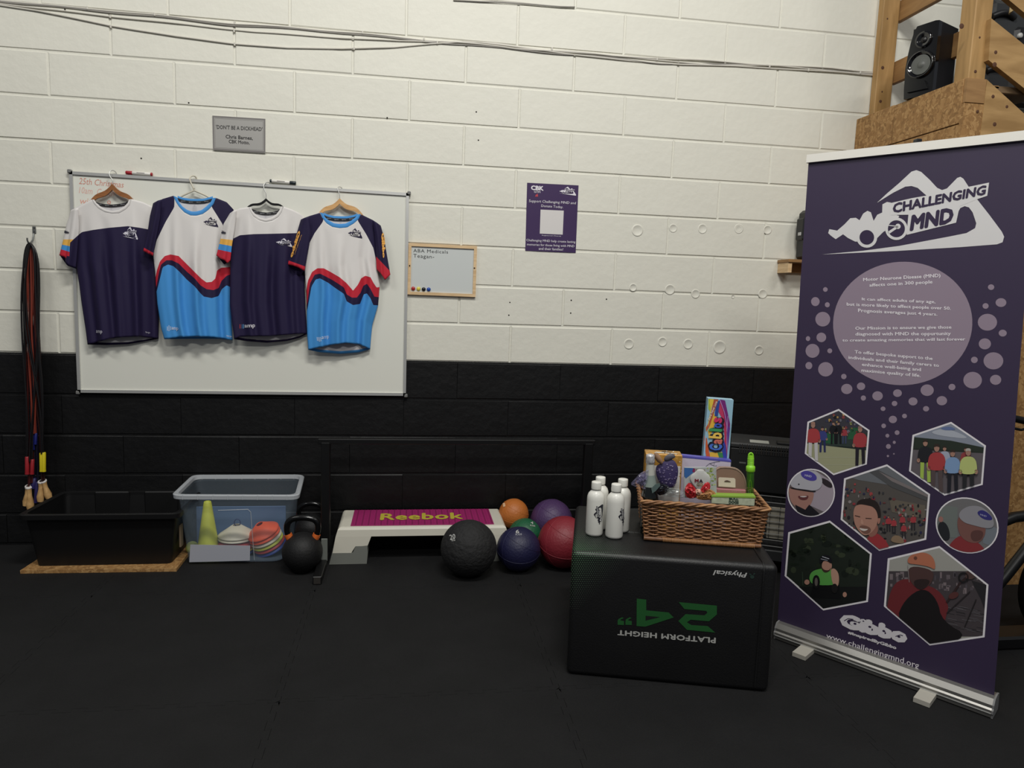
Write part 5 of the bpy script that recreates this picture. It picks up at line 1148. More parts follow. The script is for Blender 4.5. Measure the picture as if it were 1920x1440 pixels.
# champagne bottle
cx_, dd = 1223, .045
cb0 = kq(1222, 925, dd); 
t = thing('sparkling_wine_bottle', 'green-black sparkling wine bottle with a silver foil neck at the left of the basket', 'bottle', Vector((cb0.x, cb0.y, zb)))
top = kq(1219.5, 852, dd); c0 = Vector((cb0.x, cb0.y, zb)); ax = (top-c0).normalized(); Rq = Vector((0, 0, 1)).rotation_difference(ax).to_matrix(); Lh = (top-c0).length
z2 = lambda y: (kq(1220, y, dd).z-zb)/ax.z
MB().lathe([(0, 0), (.036, 0), (.039, .006), (.039, z2(938)), (.034, z2(925)), (.027, z2(912)), (.021, z2(902))], c0, 32, Rq).build('glass_body', mat('dark_green_glass', (14, 20, 18), .08, coat=.5), t)
MB().lathe([(.0285, z2(911)), (.0245, z2(902.5)), (.0205, z2(893)), (.0195, z2(890))], c0, 32, Rq).build('neck_label', mat('sage_label', (128, 140, 134), .5), t)
MB().lathe([(.0215, z2(900)), (.0185, z2(885)), (.0160, z2(871)), (.0155, z2(868))], c0, 32, Rq).build('neck_foil', mat('pale_foil', (206, 206, 196), .35, metal=.3), t)
MB().lathe([(.0165, z2(869)), (.0190, z2(867)), (.0185, z2(863)), (.0180, z2(857)), (.0165, z2(852.5)), (.008, z2(851)), (0, z2(850.7))], c0, 28, Rq).build('cork_foil', mat('silver_foil', (196, 194, 196), .3, metal=.5, noise=.4, nscale=120), t)
# dark tag around the bottle
tgp = [(1221, 916), (1229, 908), (1237, 906), (1238, 911), (1229, 921), (1223, 925)]
o = slab(tgp, .0, .002, 'gift_tag', mat('grey_green_tag', (82, 100, 98), .5), None); tag(o, 'grey-green paper tag hanging on the sparkling wine bottle', 'tag')
# purple heart bag
def pouch(outl, d, dp, name, m_, par, n=10):
    cx = sum(a for a, _ in outl)/len(outl); cy = sum(b for _, b in outl)/len(outl); outl = smooth_poly(outl, 2); rows = []
    for i in range(n+1):
        k = math.cos(PI/2*i/n); rows.append([kq(cx+(x-cx)*k, cy+(y-cy)*k, d-dp*math.sin(PI/2*i/n)) for x, y in outl+outl[:1]])
    for i in range(1, 3): rows.insert(0, [kq(cx+(x-cx)*(1-.1*i), cy+(y-cy)*(1-.1*i), d+.004*i) for x, y in outl+outl[:1]])
    return MB().grid(rows).build(name, m_, par)
t = thing('patterned_pouch', 'purple pouch with pale hearts leaning on the gold carton', 'pouch', kq(1250, 912, .07))
po_ = pouch([(1229, 874), (1240, 868), (1252, 860), (1264, 862), (1272, 876), (1271, 895), (1264, 914), (1250, 916), (1238, 908), (1230, 892)], .075, .013, 'fabric', mat('purple_fabric', (58, 48, 92), .6), t)
pr = Print(S_mesh(po_), .001)
for i in range(46):
    x, y = rr.uniform(1232, 1269), rr.uniform(868, 912); s_ = rr.uniform(1.0, 1.8)
    pr.poly(smooth_poly([(x, y+s_*1.2), (x-s_*1.2, y-s_*.2), (x-s_*.6, y-s_), (x, y-s_*.4), (x+s_*.6, y-s_), (x+s_*1.2, y-s_*.2)], 1), rr.choice([(120, 108, 146), (104, 94, 132), (140, 130, 160)]), 1)
pr.build('heart_print', t)['kind'] = 'stuff'
pouch([(1243, 862), (1250, 852), (1262, 850), (1268, 857), (1258, 862), (1250, 866)], .07, .008, 'gathered_top', mat('grey_ribbon', (84, 82, 90), .5), t)
o = MB().tube([kq(1228, 850, .066), kq(1232, 856, .064), kq(1237, 863, .064), kq(1241, 868, .066)], [.008, .0125, .012, .007], 12).build('wooden_brush', wood('worn_handle', (130, 98, 72), (168, 130, 98), .5, 20)); tag(o, 'rounded wooden handle poking out above the purple pouch', 'wooden handle')
# crumpled cellophane bag at far left
M['cello'] = clear('cellophane', (150, 144, 176), .34, .12)
t = thing('cellophane_bag', 'crumpled clear and purple cellophane bag spilling over the left end of the basket', 'bag', kq(1200, 915, .03))
def crumple(outl, d, amp, name, m_, par, n=16, sd=1):
    r2 = random.Random(sd); xs_ = [a for a, _ in outl]; ys_ = [b for _, b in outl]; vs = []; fs = []; idx = {}
    x0, x1, y0_, y1_ = min(xs_), max(xs_), min(ys_), max(ys_)
    cx, cy = sum(xs_)/len(xs_), sum(ys_)/len(ys_); oo = smooth_poly(outl, 1); rows = []
    for i in range(8):
        k = 1-i/7; rows.append([kq(cx+(x-cx)*k+r2.uniform(-1.2, 1.2)*(k < 1), cy+(y-cy)*k+r2.uniform(-1.2, 1.2)*(k < 1), d-.018*(1-k)+r2.uniform(-amp, amp)*(1 if i else .3)) for x, y in oo]); rows[-1].append(rows[-1][0])
    return MB().grid(rows, smooth=False).build(name, m_, par)
crumple([(1181, 908), (1190, 898), (1199, 888), (1210, 882), (1219, 880), (1219, 905), (1212, 922), (1203, 914), (1192, 913)], .03, .006, 'film', M['cello'], t, sd=3)
crumple([(1191, 905), (1199, 892), (1212, 884), (1218, 890), (1214, 915), (1202, 910)], .045, .005, 'purple_lining', mat('purple_gloss', (62, 52, 92), .2, coat=.4), t, sd=4)
t = thing('cellophane_wrap', 'clear cellophane wrap bunched in front of the purple pouch', 'wrap', kq(1258, 925, .02))
crumple([(1240, 918), (1252, 914), (1270, 915), (1284, 922), (1284, 934), (1262, 932), (1240, 930)], .018, .005, 'film', clear('clear_film', (176, 184, 180), .3, .1), t, sd=6)
crumple([(1230, 910), (1243, 906), (1256, 912), (1250, 926), (1232, 930)], .014, .004, 'dark_backing', mat('dark_print', (30, 32, 40), .25), t, sd=8)
# sweets packet with heart window
t = thing('sweets_packet', 'transparent sweets packet with red wrapped sweets and a white heart label', 'packet', kq(1312, 932, .03))
sp_ = slab([(1283, 877), (1343, 876), (1344, 936), (1282, 933)], .052, .012, 'card', mat('packet_card', (172, 176, 176), .4), t)
pr = Print(S_mesh(sp_), .0006); pr.poly([(1283, 877), (1302, 878), (1300, 886), (1286, 897), (1283, 893)], (52, 98, 160), 0); pr.poly([(1300, 878), (1305, 879), (1302, 886), (1298, 884)], (130, 30, 80), 1)
for i in range(50): pr.poly(ell(rr.uniform(1322, 1343), rr.uniform(878, 910), 1.6, 1.3, 6), rr.choice([(140, 160, 66), (166, 182, 96), (112, 138, 60), (190, 196, 130)]), 0)
pr.poly([(1303, 878.5), (1322, 879.5), (1322, 884), (1303, 883)], (150, 140, 132), 2); pr.poly([(1305, 880), (1320, 881), (1320, 882.6), (1305, 881.8)], (60, 54, 50), 3); pr.build('packet_print', t)
hp = pouch([(1292, 894), (1305, 884), (1307, 880), (1319, 880), (1321, 884), (1333, 894), (1331, 908), (1313, 924), (1298, 908)], .047, .005, 'white_heart', mat('white_film', (196, 196, 192), .35), t)
M['red_foil'] = mat('red_foil', (188, 48, 54), .3, coat=.3)
crumple([(1285, 912), (1293, 903), (1303, 914), (1309, 924), (1305, 934), (1290, 935), (1283, 924)], .038, .006, 'red_sweet', M['red_foil'], t, sd=21); crumple([(1314, 916), (1325, 902), (1333, 908), (1330, 922), (1322, 932), (1310, 924)], .036, .005, 'red_sweet', M['red_foil'], t, sd=22); crumple([(1303, 916), (1316, 918), (1320, 930), (1306, 930)], .034, .004, 'wrapper_highlight', mat('clear_wrap', (196, 160, 140), .2), t, sd=23)
crumple([(1306, 928), (1316, 920), (1330, 916), (1343, 924), (1343, 936), (1322, 938), (1306, 936)], .030, .005, 'caramel_sweet', mat('gold_foil', (170, 122, 76), .3, coat=.4), t, sd=12)
pr = Print(S_mesh(hp), .0008); pr.text('M', (1302.5, 897.5), (1310, 898), (1310, 904.5), (1302.5, 904), (120, 24, 44), 2, .05); pr.text('A', (1310.5, 898), (1318, 898.5), (1318, 905), (1310.5, 904.5), (40, 30, 40), 2, .04)
pr.text('G', (1306, 905), (1311.5, 905.4), (1311.5, 911.5), (1306, 911), (110, 100, 70), 2, .04); pr.text('O', (1312, 905.4), (1318, 905.8), (1318, 912), (1312, 911.5), (150, 130, 80), 2, .04); pr.build('lettering', t)
# brown oval gift boxes
M['taupe'] = mat('taupe_card', (138, 112, 94), .5); M['taupe2'] = mat('taupe_lid', (166, 142, 124), .45)
t = thing('rounded_tin', 'brown round-cornered box with a pale rim standing behind the pink carton', 'box', kq(1368, 912, .11))
cut = smooth_poly([(1338, 878), (1372, 877), (1388, 884), (1397, 898), (1399, 925), (1338, 925)], 2)
slab(cut, .10, .03, 'tin_body', M['taupe'], t)
prr = smooth_poly([(1338, 876.5), (1373, 875.5), (1389, 882), (1399, 897), (1401, 925), (1338, 925)], 2); n_ = len(prr)
o_in = [kq(x, y, .098) for x, y in cut]; o_out = [kq(x, y, .098) for x, y in prr]
mb = MB(); mb.add(o_in+o_out+[p+kg*.012 for p in o_in]+[p+kg*.012 for p in o_out], [(i, (i+1) % n_, (i+1) % n_+n_, i+n_) for i in range(n_)]+[(i+n_, (i+1) % n_+n_, (i+1) % n_+3*n_, i+3*n_) for i in range(n_)]+[(i, (i+1) % n_, (i+1) % n_+2*n_, i+2*n_) for i in range(n_)]); mb.build('lid_rim', M['taupe2'], t)
t, pb = carton(1343, 1399, 916, 919.5, .055, .022, mat('pink_card', (158, 98, 102), .45), 'small_carton', 'flat pinkish carton with a cream hang tab above the green card game', 'carton', zbot=kq(1370, 932, .055).z)
tabp = [kq(x, y, .062) for x, y in [(1347, 897), (1349, 895), (1377, 896.5), (1379, 899), (1379, 914), (1347, 912)]]
MB().prism(tabp, kg*.001).build('hang_tab', mat('cream_card', (218, 204, 184), .5), t); 
pr = Print(kS(.0612), .0005); pr.poly(smooth_poly([(1356, 903), (1362, 900), (1366, 901), (1372, 904), (1364, 903.4)]), (90, 70, 60), 1); pr.build('tab_slot', t)
pr = Print(S_mesh(pb), .0005); pr.poly([(1343.5, 909.5), (1398.5, 912.5), (1398.5, 916.5), (1343.5, 914)], (226, 218, 206), 0); pr.text('luxury hot drink set', (1347, 918.5), (1390, 921), (1390, 923.5), (1347, 921), (190, 150, 150), 1); pr.build('lettering', t)
# green card game box
t, gb_ = carton(1335, 1416, 931, 933, .012, .045, mat('game_card', (176, 184, 160), .5, noise=.15, nscale=70), 'card_game_box', 'flat green-topped card game box lying across the front right of the basket', 'game box', zbot=kq(1375, 947, .012).z)
slab([(1334, 929), (1417, 931), (1417, 934), (1334, 932)], .0105, .048, 'box_lid', mat('green_lid', (132, 168, 64), .5), t)
pr = Print(S_mesh(gb_), .0006); pr.poly([(1337, 922.5), (1340, 921.5), (1410, 925), (1415, 931.5), (1336, 929)], (128, 164, 62), 0); pr.poly(smooth_poly([(1364, 923.5), (1380, 924), (1380, 927), (1366, 926.5)]), (196, 206, 160), 1); pr.build('lid_print', t)
pr.text('BULL', (1367, 931.5), (1384.5, 932), (1384.5, 937.8), (1367, 937.2), (30, 56, 46), 1, .05); pr.text('DOGS', (1366.5, 938.3), (1385, 939), (1385, 944.5), (1366.5, 943.8), (30, 56, 46), 1, .05); pr.build('lettering', t)
# bubble wand
t = thing('bubble_wand', 'lime green bubble wand tube standing at the right end of the basket', 'bubble wand', kq(1406, 925, .085))
M['lime'] = mat('lime_plastic', (142, 214, 50), .35)
q0 = kq(1406, 930, .085); q1 = kq(1408, 849, .085); ax = (q1-q0).normalized(); Rq = Vector((0, 0, 1)).rotation_difference(ax).to_matrix(); hh = lambda y: (kq(1407, y, .085)-q0).length
MB().lathe([(0, 0), (.0148, 0), (.0148, hh(884)), (.0148, hh(883))], q0, 28, Rq).build('tube', clear('green_tint_plastic', (70, 130, 40), .55, .15), t)
MB().lathe([(.016, hh(884)), (.018, hh(883)), (.018, hh(875)), (.0165, hh(874)), (.0125, hh(872)), (.0125, hh(857)), (.011, hh(853))], q0, 28, Rq).build('cap', M['lime'], t)
for y in (870, 867, 864, 861): MB().lathe([(.0125, hh(y)), (.0138, hh(y-.6)), (.0125, hh(y-1.2))], q0, 24, Rq).build('grip_ridge', M['lime'], t)
mb = MB(); c = q0+ax*hh(854.5); mb.tube([c+ke*(.0085*math.cos(a))+ax*(.011*math.sin(a)) for a in [2*PI*i/18 for i in range(18)]], .0034, 8, closed=True); mb.build('hanging_loop', M['lime'], t)
mb = MB(); mb.tube([q0+ax*hh(885), q0+ax*hh(900)], .0022, 8); mb.tube([q0+ax*(hh(912)+.026*math.sin(a))+ke*(.0055*math.cos(a)) for a in [2*PI*i/20 for i in range(20)]], .0018, 6, closed=True); mb.build('wand', M['lime'], t)

# ================================================================== HEATER
M['heat'] = mat('heater_enamel', (40, 41, 42), .5); M['heat_d'] = mat('heater_dark', (16, 16, 17), .6)
hA = Vector((1.760, -.56, 0)); he = Vector((.905, -.426, 0)); hg = Vector((.426, .905, 0)); HH = .722; HW = .42; HDp = .30
ht = thing('gas_cabinet_heater', 'dark portable cabinet heater with louvres and ceramic panel behind the basket', 'heater', hA+he*HW/2+hg*HDp/2)
def hb(u0, u1, v0, v1, z0, z1, nm, m_, bev=.004):
    mb = MB().box((u0, v0, z0), (u1, v1, z1), bev); mb.v = [hA+he*v.x+hg*v.y+Vector((0, 0, v.z)) for v in mb.v]; return mb.build(nm, m_, ht)
hb(0, HW, .03, HDp, .06, HH-.03, 'cabinet', M['heat_d']); hb(-.006, HW+.006, .0, HDp, HH-.03, HH, 'top_cover', M['heat'], .008)
hb(.0, HW, .0, .03, .46, HH-.03, 'upper_panel', M['heat_d']); hb(0, HW, 0, .03, .08, .14, 'bottom_panel', M['heat']); hb(0, .02, 0, .03, .14, .46, 'side_frame', M['heat']); hb(HW-.02, HW, 0, .03, .14, .46, 'side_frame', M['heat'])
for i in range(28): hb(.045+.0125*i, .051+.0125*i, -.003, .012, HH-.055, HH-.004, 'louvre_slot', M['hole'] if i % 2 else M['heat'], .001)
hb(.02, .40, .028, .034, .15, .45, 'reflector', mat('reflector_steel', (60, 60, 60), .5, metal=.4))
for i in range(2): hb(.05+.17*i, .20+.17*i, .018, .028, .20, .38, 'ceramic_plaque', mat('ceramic_plaque', (150, 144, 130), .8, noise=.1, nscale=90) if i == 0 else bpy.data.materials['ceramic_plaque'])
for i in range(9): hb(.012, .408, .006, .010, .16+.035*i, .163+.035*i, 'guard_bar', M['alu'], 0)
for i in range(8): hb(.03+.05*i, .0325+.05*i, .008, .012, .15, .45, 'guard_bar', M['heat'], 0)
hb(.10, .20, .05, .13, HH, HH+.0012, 'instruction_label', mat('paper_label', (166, 168, 160), .6), 0); hb(.05, .085, -.0015, .003, .61, .618, 'maker_plate', M['cone'], 0)
hb(.24, .34, .05, .12, HH, HH+.012, 'control_recess', M['heat_d'], .003)
for u in (.04, HW-.04):
    for v in (.04, HDp-.05): MB().lathe([(0, -.03), (.018, -.02), (.03, 0), (.018, .02), (0, .03)], hA+he*u+hg*v+Vector((0, 0, .0305)), 16).build('castor', M['heat_d'], ht)

# ================================================================== STEP PLATFORM
M['step_w'] = mat('step_cream_plastic', (206, 202, 188), .45, noise=.03, nscale=4); M['step_g'] = mat('step_grey_plastic', (112, 114, 108), .5); M['magenta'] = mat('magenta_rubber', (150, 30, 96), .6)
x0, x1 = -.395, .585; yf, yb = -.372, -.035; zt = .200
sp_t = thing('aerobic_step', 'cream aerobic step platform with a ribbed magenta top on grey risers', 'step platform', ((x0+x1)/2, (yf+yb)/2, 0))
mb = MB()
def trap(z): k = (zt-z)/zt; return x0-.035*k+.045, x1+.035*k-.045, yf-.018*k+.02, yb+.01*k-.02
def ring4(z, dx=0, dy=0): a, b, c, d = trap(z); return [Vector((a-dx, c-dy, z)), Vector((b+dx, c-dy, z)), Vector((b+dx, d+dy, z)), Vector((a-dx, d+dy, z))]
def loft(rings, nm, m_, cap=(True, True), par=None):
    mb = MB(); n = len(rings[0]); mb.add([p for r in rings for p in r], [(i*n+j, i*n+(j+1) % n, (i+1)*n+(j+1) % n, (i+1)*n+j) for i in range(len(rings)-1) for j in range(n)])
    k = (len(rings)-1)*n
    if cap[0]: mb.add(rings[0], [tuple(range(n))])
    if cap[1]: mb.add(rings[-1], [tuple(range(n))])
    return mb.build(nm, m_, par)
loft([ring4(zt), ring4(zt-.004, .008, .008), ring4(zt-.014, .014, .014), ring4(zt-.05, .018, .016)], 'deck', M['step_w'], par=sp_t)
a, b, c, d = trap(zt)
fx0, fx1 = a+.05, b-.05
def leg(xa, xb, sg):
    # cream leg below the deck, narrowing in steps like the real moulding
    z_ = [zt-.05, .10, .096, .062]; w_ = [.19, .18, .115, .10]
    rings = []
    for z, w in zip(z_, w_):
        A_, B_, C_, D_ = trap(z)
        xo = A_-.018 if sg < 0 else B_+.018; xi = xo+w if sg < 0 else xo-w
        rings.append([Vector((min(xo, xi), C_-.016, z)), Vector((max(xo, xi), C_-.016, z)), Vector((max(xo, xi), D_+.012, z)), Vector((min(xo, xi), D_+.012, z))])
    loft(rings, 'leg', M['step_w'], par=sp_t)
    rr_ = []
    for z, w0, w in ((.098, .118, .182), (.062, .11, .188), (.0615, .0, .19), (.001, -.004, .196)):
        A_, B_, C_, D_ = trap(z); xo = (A_-.02 if sg < 0 else B_+.02); s_ = 1 if sg < 0 else -1
        xa_, xb_ = xo+s_*w0, xo+s_*w; rr_.append([Vector((min(xa_, xb_), C_-.018, z)), Vector((max(xa_, xb_), C_-.018, z)), Vector((max(xa_, xb_), D_+.014, z)), Vector((min(xa_, xb_), D_+.014, z))])
    loft(rr_, 'riser', M['step_g'], par=sp_t)
leg(0, 0, -1); leg(0, 0, 1)
MB().box((fx0, c+.006, zt), (fx1, d-.006, zt+.003), .001).build('rubber_mat_top', M['magenta'], sp_t)
M['rib'] = mat('magenta_rib', (124, 22, 78), .6)
n_ = 46
for i in range(n_):
    x = fx0+(fx1-fx0)*(i+.5)/n_; MB().box((x-.0035, c+.008, zt+.0028), (x+.0035, d-.008, zt+.0048), .0008).build('rib', M['rib'] if i % 2 else M['magenta'], sp_t)
pr = Print(S_plane((0, 0, zt+.0052), (0, 0, 1)), .0004)
pr.text('Reebok', (714, 963), (867, 961), (869, 973), (712, 975.5), (186, 172, 60), 1, .03, 0, 1.05); pr.build('wordmark', sp_t)

# ================================================================== BALLS
def ball(px, py, rpx, y_, z_, col, name, label, cat, tex='smooth', bands=True):
    v = ray(px, py)
    if y_ is None:
        k = rpx/FPX/v.length*1.0; # rests on the floor
        t = -CAM.z/(v.z-rpx/FPX); c = CAM+v*t; r = c.z
    else:
        c = CAM+v*((y_-CAM.y)/v.y); r = rpx/FPX*(c-CAM).dot(CF)
    m_ = mat(name+'_rubber', col, .5 if tex == 'smooth' else .75, bump=.25 if tex == 'smooth' else .9, bscale=90 if tex == 'smooth' else 45, noise=.08, nscale=6)
    t = thing(name, label, cat, (c.x, c.y, c.z-r))
    b = MB().lathe([(r*math.sin(PI*i/28), -r*math.cos(PI*i/28)) for i in range(29)], c, 48, Matrix.Rotation(.5, 3, 'X') @ Matrix.Rotation(.3, 3, 'Y')).build('sphere', m_, t)
    if bands:
        for k, (ax, tl) in enumerate((('X', .35), ('Y', .2), ('X', 1.35))):
            R = Matrix.Rotation(tl, 3, ax) @ Matrix.Rotation(.25*k, 3, 'Y'); hz = (.0, .42, .1)[k]*r; rr_ = math.sqrt(r*r-hz*hz)
            MB().tube([c+R @ Vector((rr_*math.cos(a), rr_*math.sin(a), hz)) for a in [2*PI*i/48 for i in range(48)]], r*.012, 6, closed=True).build('moulded_seam', m_, t)
    return t, b, c, r
def stamp(b, t, items):
    pr = Print(S_mesh(b), .0012)
    for it in items: pr.text(*it)
    pr.build('weight_mark', t)
wm = (190, 190, 186)
t, b, c, r = ball(879, 1027.5, 52.5, None, None, (24, 24, 25), 'slam_ball', 'large black textured slam ball in front of the step', 'ball', 'rough', False)
stamp(b, t, [('20', (843, 1003.5), (853.5, 1001), (854.5, 1010), (844.5, 1013), wm, 1, .012), ('KG', (847, 1011.5), (853.5, 1010), (854, 1014), (848, 1015.5), wm, 1, .012)])
t, b, c, r = ball(972, 1029, 41, None, None, (27, 27, 62), 'medicine_ball', 'dark blue medicine ball marked 6 KGS beside the slam ball', 'ball')
stamp(b, t, [('6', (967, 994), (973.5, 994), (973.5, 1000.5), (967, 1000.5), wm, 1, .012), ('KGS', (966.5, 1001), (978.5, 1000.5), (978.5, 1004), (967, 1004.5), (150, 150, 160), 1, .02)])
t, b, c, r = ball(1057, 1016, 48, None, None, (128, 34, 46), 'medicine_ball', 'red medicine ball next to the left side of the jump box', 'ball')
t, b, c, r = ball(984, 1003, 31, None, None, (26, 90, 58), 'medicine_ball', 'green medicine ball marked 4 between the blue and orange balls', 'ball')
stamp(b, t, [('4', (994.5, 978), (999.5, 979), (999.5, 983.5), (994.5, 982.5), wm, 1, .012), ('KGS', (994, 984), (1003, 985.5), (1003, 988), (994, 986.5), wm, 1, .02)])
t, b, c, r = ball(963, 963, 28, -.10, None, (184, 106, 44), 'medicine_ball', 'orange medicine ball against the wall beside the end of the step', 'ball')
stamp(b, t, [('1', (943, 944), (947, 943), (948, 950), (944, 951), (230, 190, 150), 1, .05)])
t, b, c, r = ball(1034, 975, 39, -.14, None, (74, 50, 92), 'medicine_ball', 'purple medicine ball at the wall behind the red ball', 'ball')

# ================================================================== KETTLEBELLS
M['kb'] = mat('kettlebell_iron', (17, 17, 18), .6, noise=.15, nscale=8, bump=.2, bscale=80, spec=.4); M['kbh'] = mat('kettlebell_gloss', (10, 10, 11), .18)
def kettle(cx, cy, rpx, y_, hpts, label, gloss):
    v = ray(cx, cy)
    if y_ is None: t_ = -CAM.z/(v.z-rpx/FPX); c = CAM+v*t_; r = c.z
    else: c = CAM+v*((y_-CAM.y)/v.y); r = rpx/FPX*(c-CAM).dot(CF)
    t = thing('kettlebell', label, 'kettlebell', (c.x, c.y, max(0, c.z-r)))
    prof = [(0, -r*.97), (r*.5, -r*.97)]+[(r*math.sin(PI*i/24), -r*math.cos(PI*i/24)) for i in range(5, 23)]+[(r*.15, r*.995), (0, r)]
    MB().lathe(prof, c, 44).build('bell', M['kb'], t)
    hp = [W(x, y, -c.y) for x, y in hpts]
    for _ in range(2):
        q = [hp[0]]
        for a, b in zip(hp, hp[1:]): q += [a*.75+b*.25, a*.25+b*.75]
        hp = q+[hp[-1]]
    MB().tube(hp, r*.155, 14).build('handle', gloss, t); return t, c, r, hp
t, c, r, hp = kettle(567, 1034.5, 37, None, [(545, 1013), (540, 1003), (537, 990), (540, 978), (550, 972), (567, 970), (585, 972), (595, 978), (597, 990), (594, 1003), (589, 1013)], 'matt black kettlebell with orange bands at the front beside the clear tub', M['kbh'])
M['orange'] = mat('orange_band', (206, 100, 40), .5)
for i0, i1 in ((3, 6), (-7, -4)):
    a, b = hp[i0], hp[i1]; MB().tube([a, a.lerp(b, .5), b], [r*.19, r*.2, r*.19], 14).build('colour_band', M['orange'], t)
kettle(584, 992, 30, -.20, [(562, 975), (559, 965), (561, 953), (570, 946), (584, 943.5), (598, 946), (606, 953), (607, 965), (603, 975)], 'glossy black kettlebell half hidden behind the orange-banded one', M['kbh'])
o = MB().box(W(602, 1052, .42)-Vector((0, .003, 0)), W(614, 1010, .42)+Vector((0, .006, 0)), .002).build('plastic_weight_bag', clear('cloudy_plastic', (128, 132, 126), .8, .3)); tag(o, 'cloudy grey plastic sleeve between the kettlebells and the step', 'plastic sleeve')

# ================================================================== RACK FRAME
M['rack'] = mat('rack_black', (13, 13, 14), .38)
rk = thing('steel_stand', 'low black steel frame with a long top bar standing against the black wall', 'rack', (.28, -.33, 0))
yr = -.28
pa = W(611, 900, .28); pb_ = W(1100, 900, .28); zr = W(850, 829, .28).z
MB().box((pa.x-.024, yr-.024, .04), (pa.x+.024, yr+.024, zr), .004).build('upright', M['rack'], rk); MB().box((pb_.x-.024, yr-.024, .04), (pb_.x+.024, yr+.024, zr), .004).build('upright', M['rack'], rk)
MB().box((pa.x-.04, yr-.022, zr-.01), (pb_.x+.035, yr+.03, zr+.018), .003).build('top_bar', M['rack'], rk)
for x in (pa.x, pb_.x): 
    MB().box((x-.022, -.655, .0), (x+.022, -.03, .042), .003).build('foot_tube', M['rack'], rk); MB().box((x-.017, -.657, .005), (x+.017, -.654, .037), .0).build('tube_end', M['hole'], rk)

# ================================================================== CLEAR TUB
M['tub'] = clear('frosted_clear_plastic', (156, 172, 186), .17, .3); M['tubrim'] = clear('tub_rim_plastic', (200, 204, 208), .68, .25)
T4 = [FL(331, 927, .40), FL(553, 928, .40), FL(565, 889, .40), FL(371, 889, .40)]
T4 = [Vector((p.x, max(-.47, min(-.03, p.y)), .40)) for p in T4]
tbf = [FL(350, 1058, 0), FL(529, 1055, 0)]
yb_ = -.06
B4 = [Vector((tbf[0].x, tbf[0].y, .003)), Vector((tbf[1].x, tbf[0].y, .003)), Vector((T4[1].x-.06, yb_, .003)), Vector((T4[0].x+.07, yb_, .003))]
def rring(q, rad, n=6, dz=0, ex=0):
    out = []; cen = sum(q, Vector())/4
    for i in range(4):
        p, a, b = q[i], q[i-1], q[(i+1) % 4]
        da = (a-p).normalized(); db = (b-p).normalized(); p = p-(da+db)*ex
        for k in range(n+1):
            t_ = k/n; out.append((p+da*rad)*(1-t_)**2+p*(2*t_*(1-t_))+(p+db*rad)*t_**2+Vector((0, 0, dz)))
    return out
tub = thing('storage_tub', 'open translucent plastic storage tub with cones inside and a blank white label', 'storage box', sum(B4, Vector())/4)
def lerp4(t_): return [B4[i].lerp(T4[i], t_) for i in range(4)]
loft([rring(lerp4(0), .05, ex=-.01), rring(lerp4(.03), .04), rring(lerp4(.5), .04), rring(lerp4(.93), .04), rring(lerp4(.96), .045, ex=.004)], 'wall_shell', M['tub'], cap=(False, False), par=tub)
loft([rring(lerp4(0), .05, ex=-.011), rring(lerp4(.004), .05, ex=-.011)], 'bottom', M['tub'], par=tub)
loft([rring(T4, .05, ex=.004, dz=-.018), rring(T4, .055, ex=.022, dz=-.020), rring(T4, .055, ex=.024, dz=0), rring(T4, .05, ex=.018, dz=.004), rring(T4, .045, ex=.0, dz=.002), rring(T4, .045, ex=-.002, dz=-.016)], 'rim', M['tubrim'], cap=(False, False), par=tub)
for i in range(8):
    for fr_, a, b in ((0, T4[0], T4[1]), (1, T4[3], T4[2])):
        p = a.lerp(b, (i+.5)/8); s_ = -1 if fr_ == 0 else 1
        MB().box((p.x-.002, min(p.y+s_*.0, p.y+s_*.026), .380), (p.x+.002, max(p.y, p.y+s_*.026), .4025), 0).build('rim_rib', M['tubrim'], tub)
def tubplane(x, y, off=.0):          # front wall of the tub
    n = (T4[1]-T4[0]).cross(B4[0]-T4[0]).normalized(); n = n if n.y < 0 else -n
    return PN(x, y, B4[0]+n*off, n), n
lab = [tubplane(x, y, .002)[0] for x, y in ((357, 1021), (469, 1023), (468.5, 1051), (355, 1054))]
o = MB().prism(lab, tubplane(400, 1040)[1]*.0006).build('paper_label', mat('blank_label', (186, 188, 198), .6), tub)
MB().tube([tubplane(x, y, .001)[0] for x, y in ((409, 957), (465, 955), (470, 960), (473, 1000), (477, 1050))], .0016, 6).build('moulded_panel_line', M['tubrim'], tub)
# contents
def cone_disc(c, R, r_, h, m_, name, label, cat, tilt=None, par=None, group=None):
    R_ = tilt or Matrix.Identity(3); t = MB().lathe([(R, 0), (R*1.0, .004), (R*.93, .010), (R*.60, h*.55), (r_, h), (r_*.85, h-.002), (R*.57, h*.5), (R*.9, .004), (R, 0)], c, 36, R_).build(name, m_, None, loc=c)
    tag(t, label, cat, group); return t
M['c_lime'] = mat('cone_lime', (196, 200, 70), .5); M['c_white'] = mat('cone_white', (216, 208, 184), .5); M['c_red'] = mat('cone_red', (178, 60, 58), .5); M['c_yel'] = mat('cone_yellow', (220, 190, 90), .5); M['c_or'] = mat('cone_orange', (232, 92, 54), .5); M['c_blue'] = mat('cone_blue', (44, 66, 140), .5)
yc = -.235
cb = W(388, 1030, -yc); zc = .010; tp = W(389, 940, -yc); Rb = abs(W(411, 1020, -yc).x-W(366, 1020, -yc).x)/2
o = MB().lathe([(Rb, 0), (Rb, .006), (Rb*.97, .01), (Rb*.32, tp.z-zc-.006), (Rb*.27, tp.z-zc), (Rb*.2, tp.z-zc), (Rb*.85, .01)], (tp.x, yc, zc), 40).build('marker_cone', M['c_lime'], None, loc=(tp.x, yc, zc)); tag(o, 'tall lime yellow cone standing in the clear tub', 'cone')
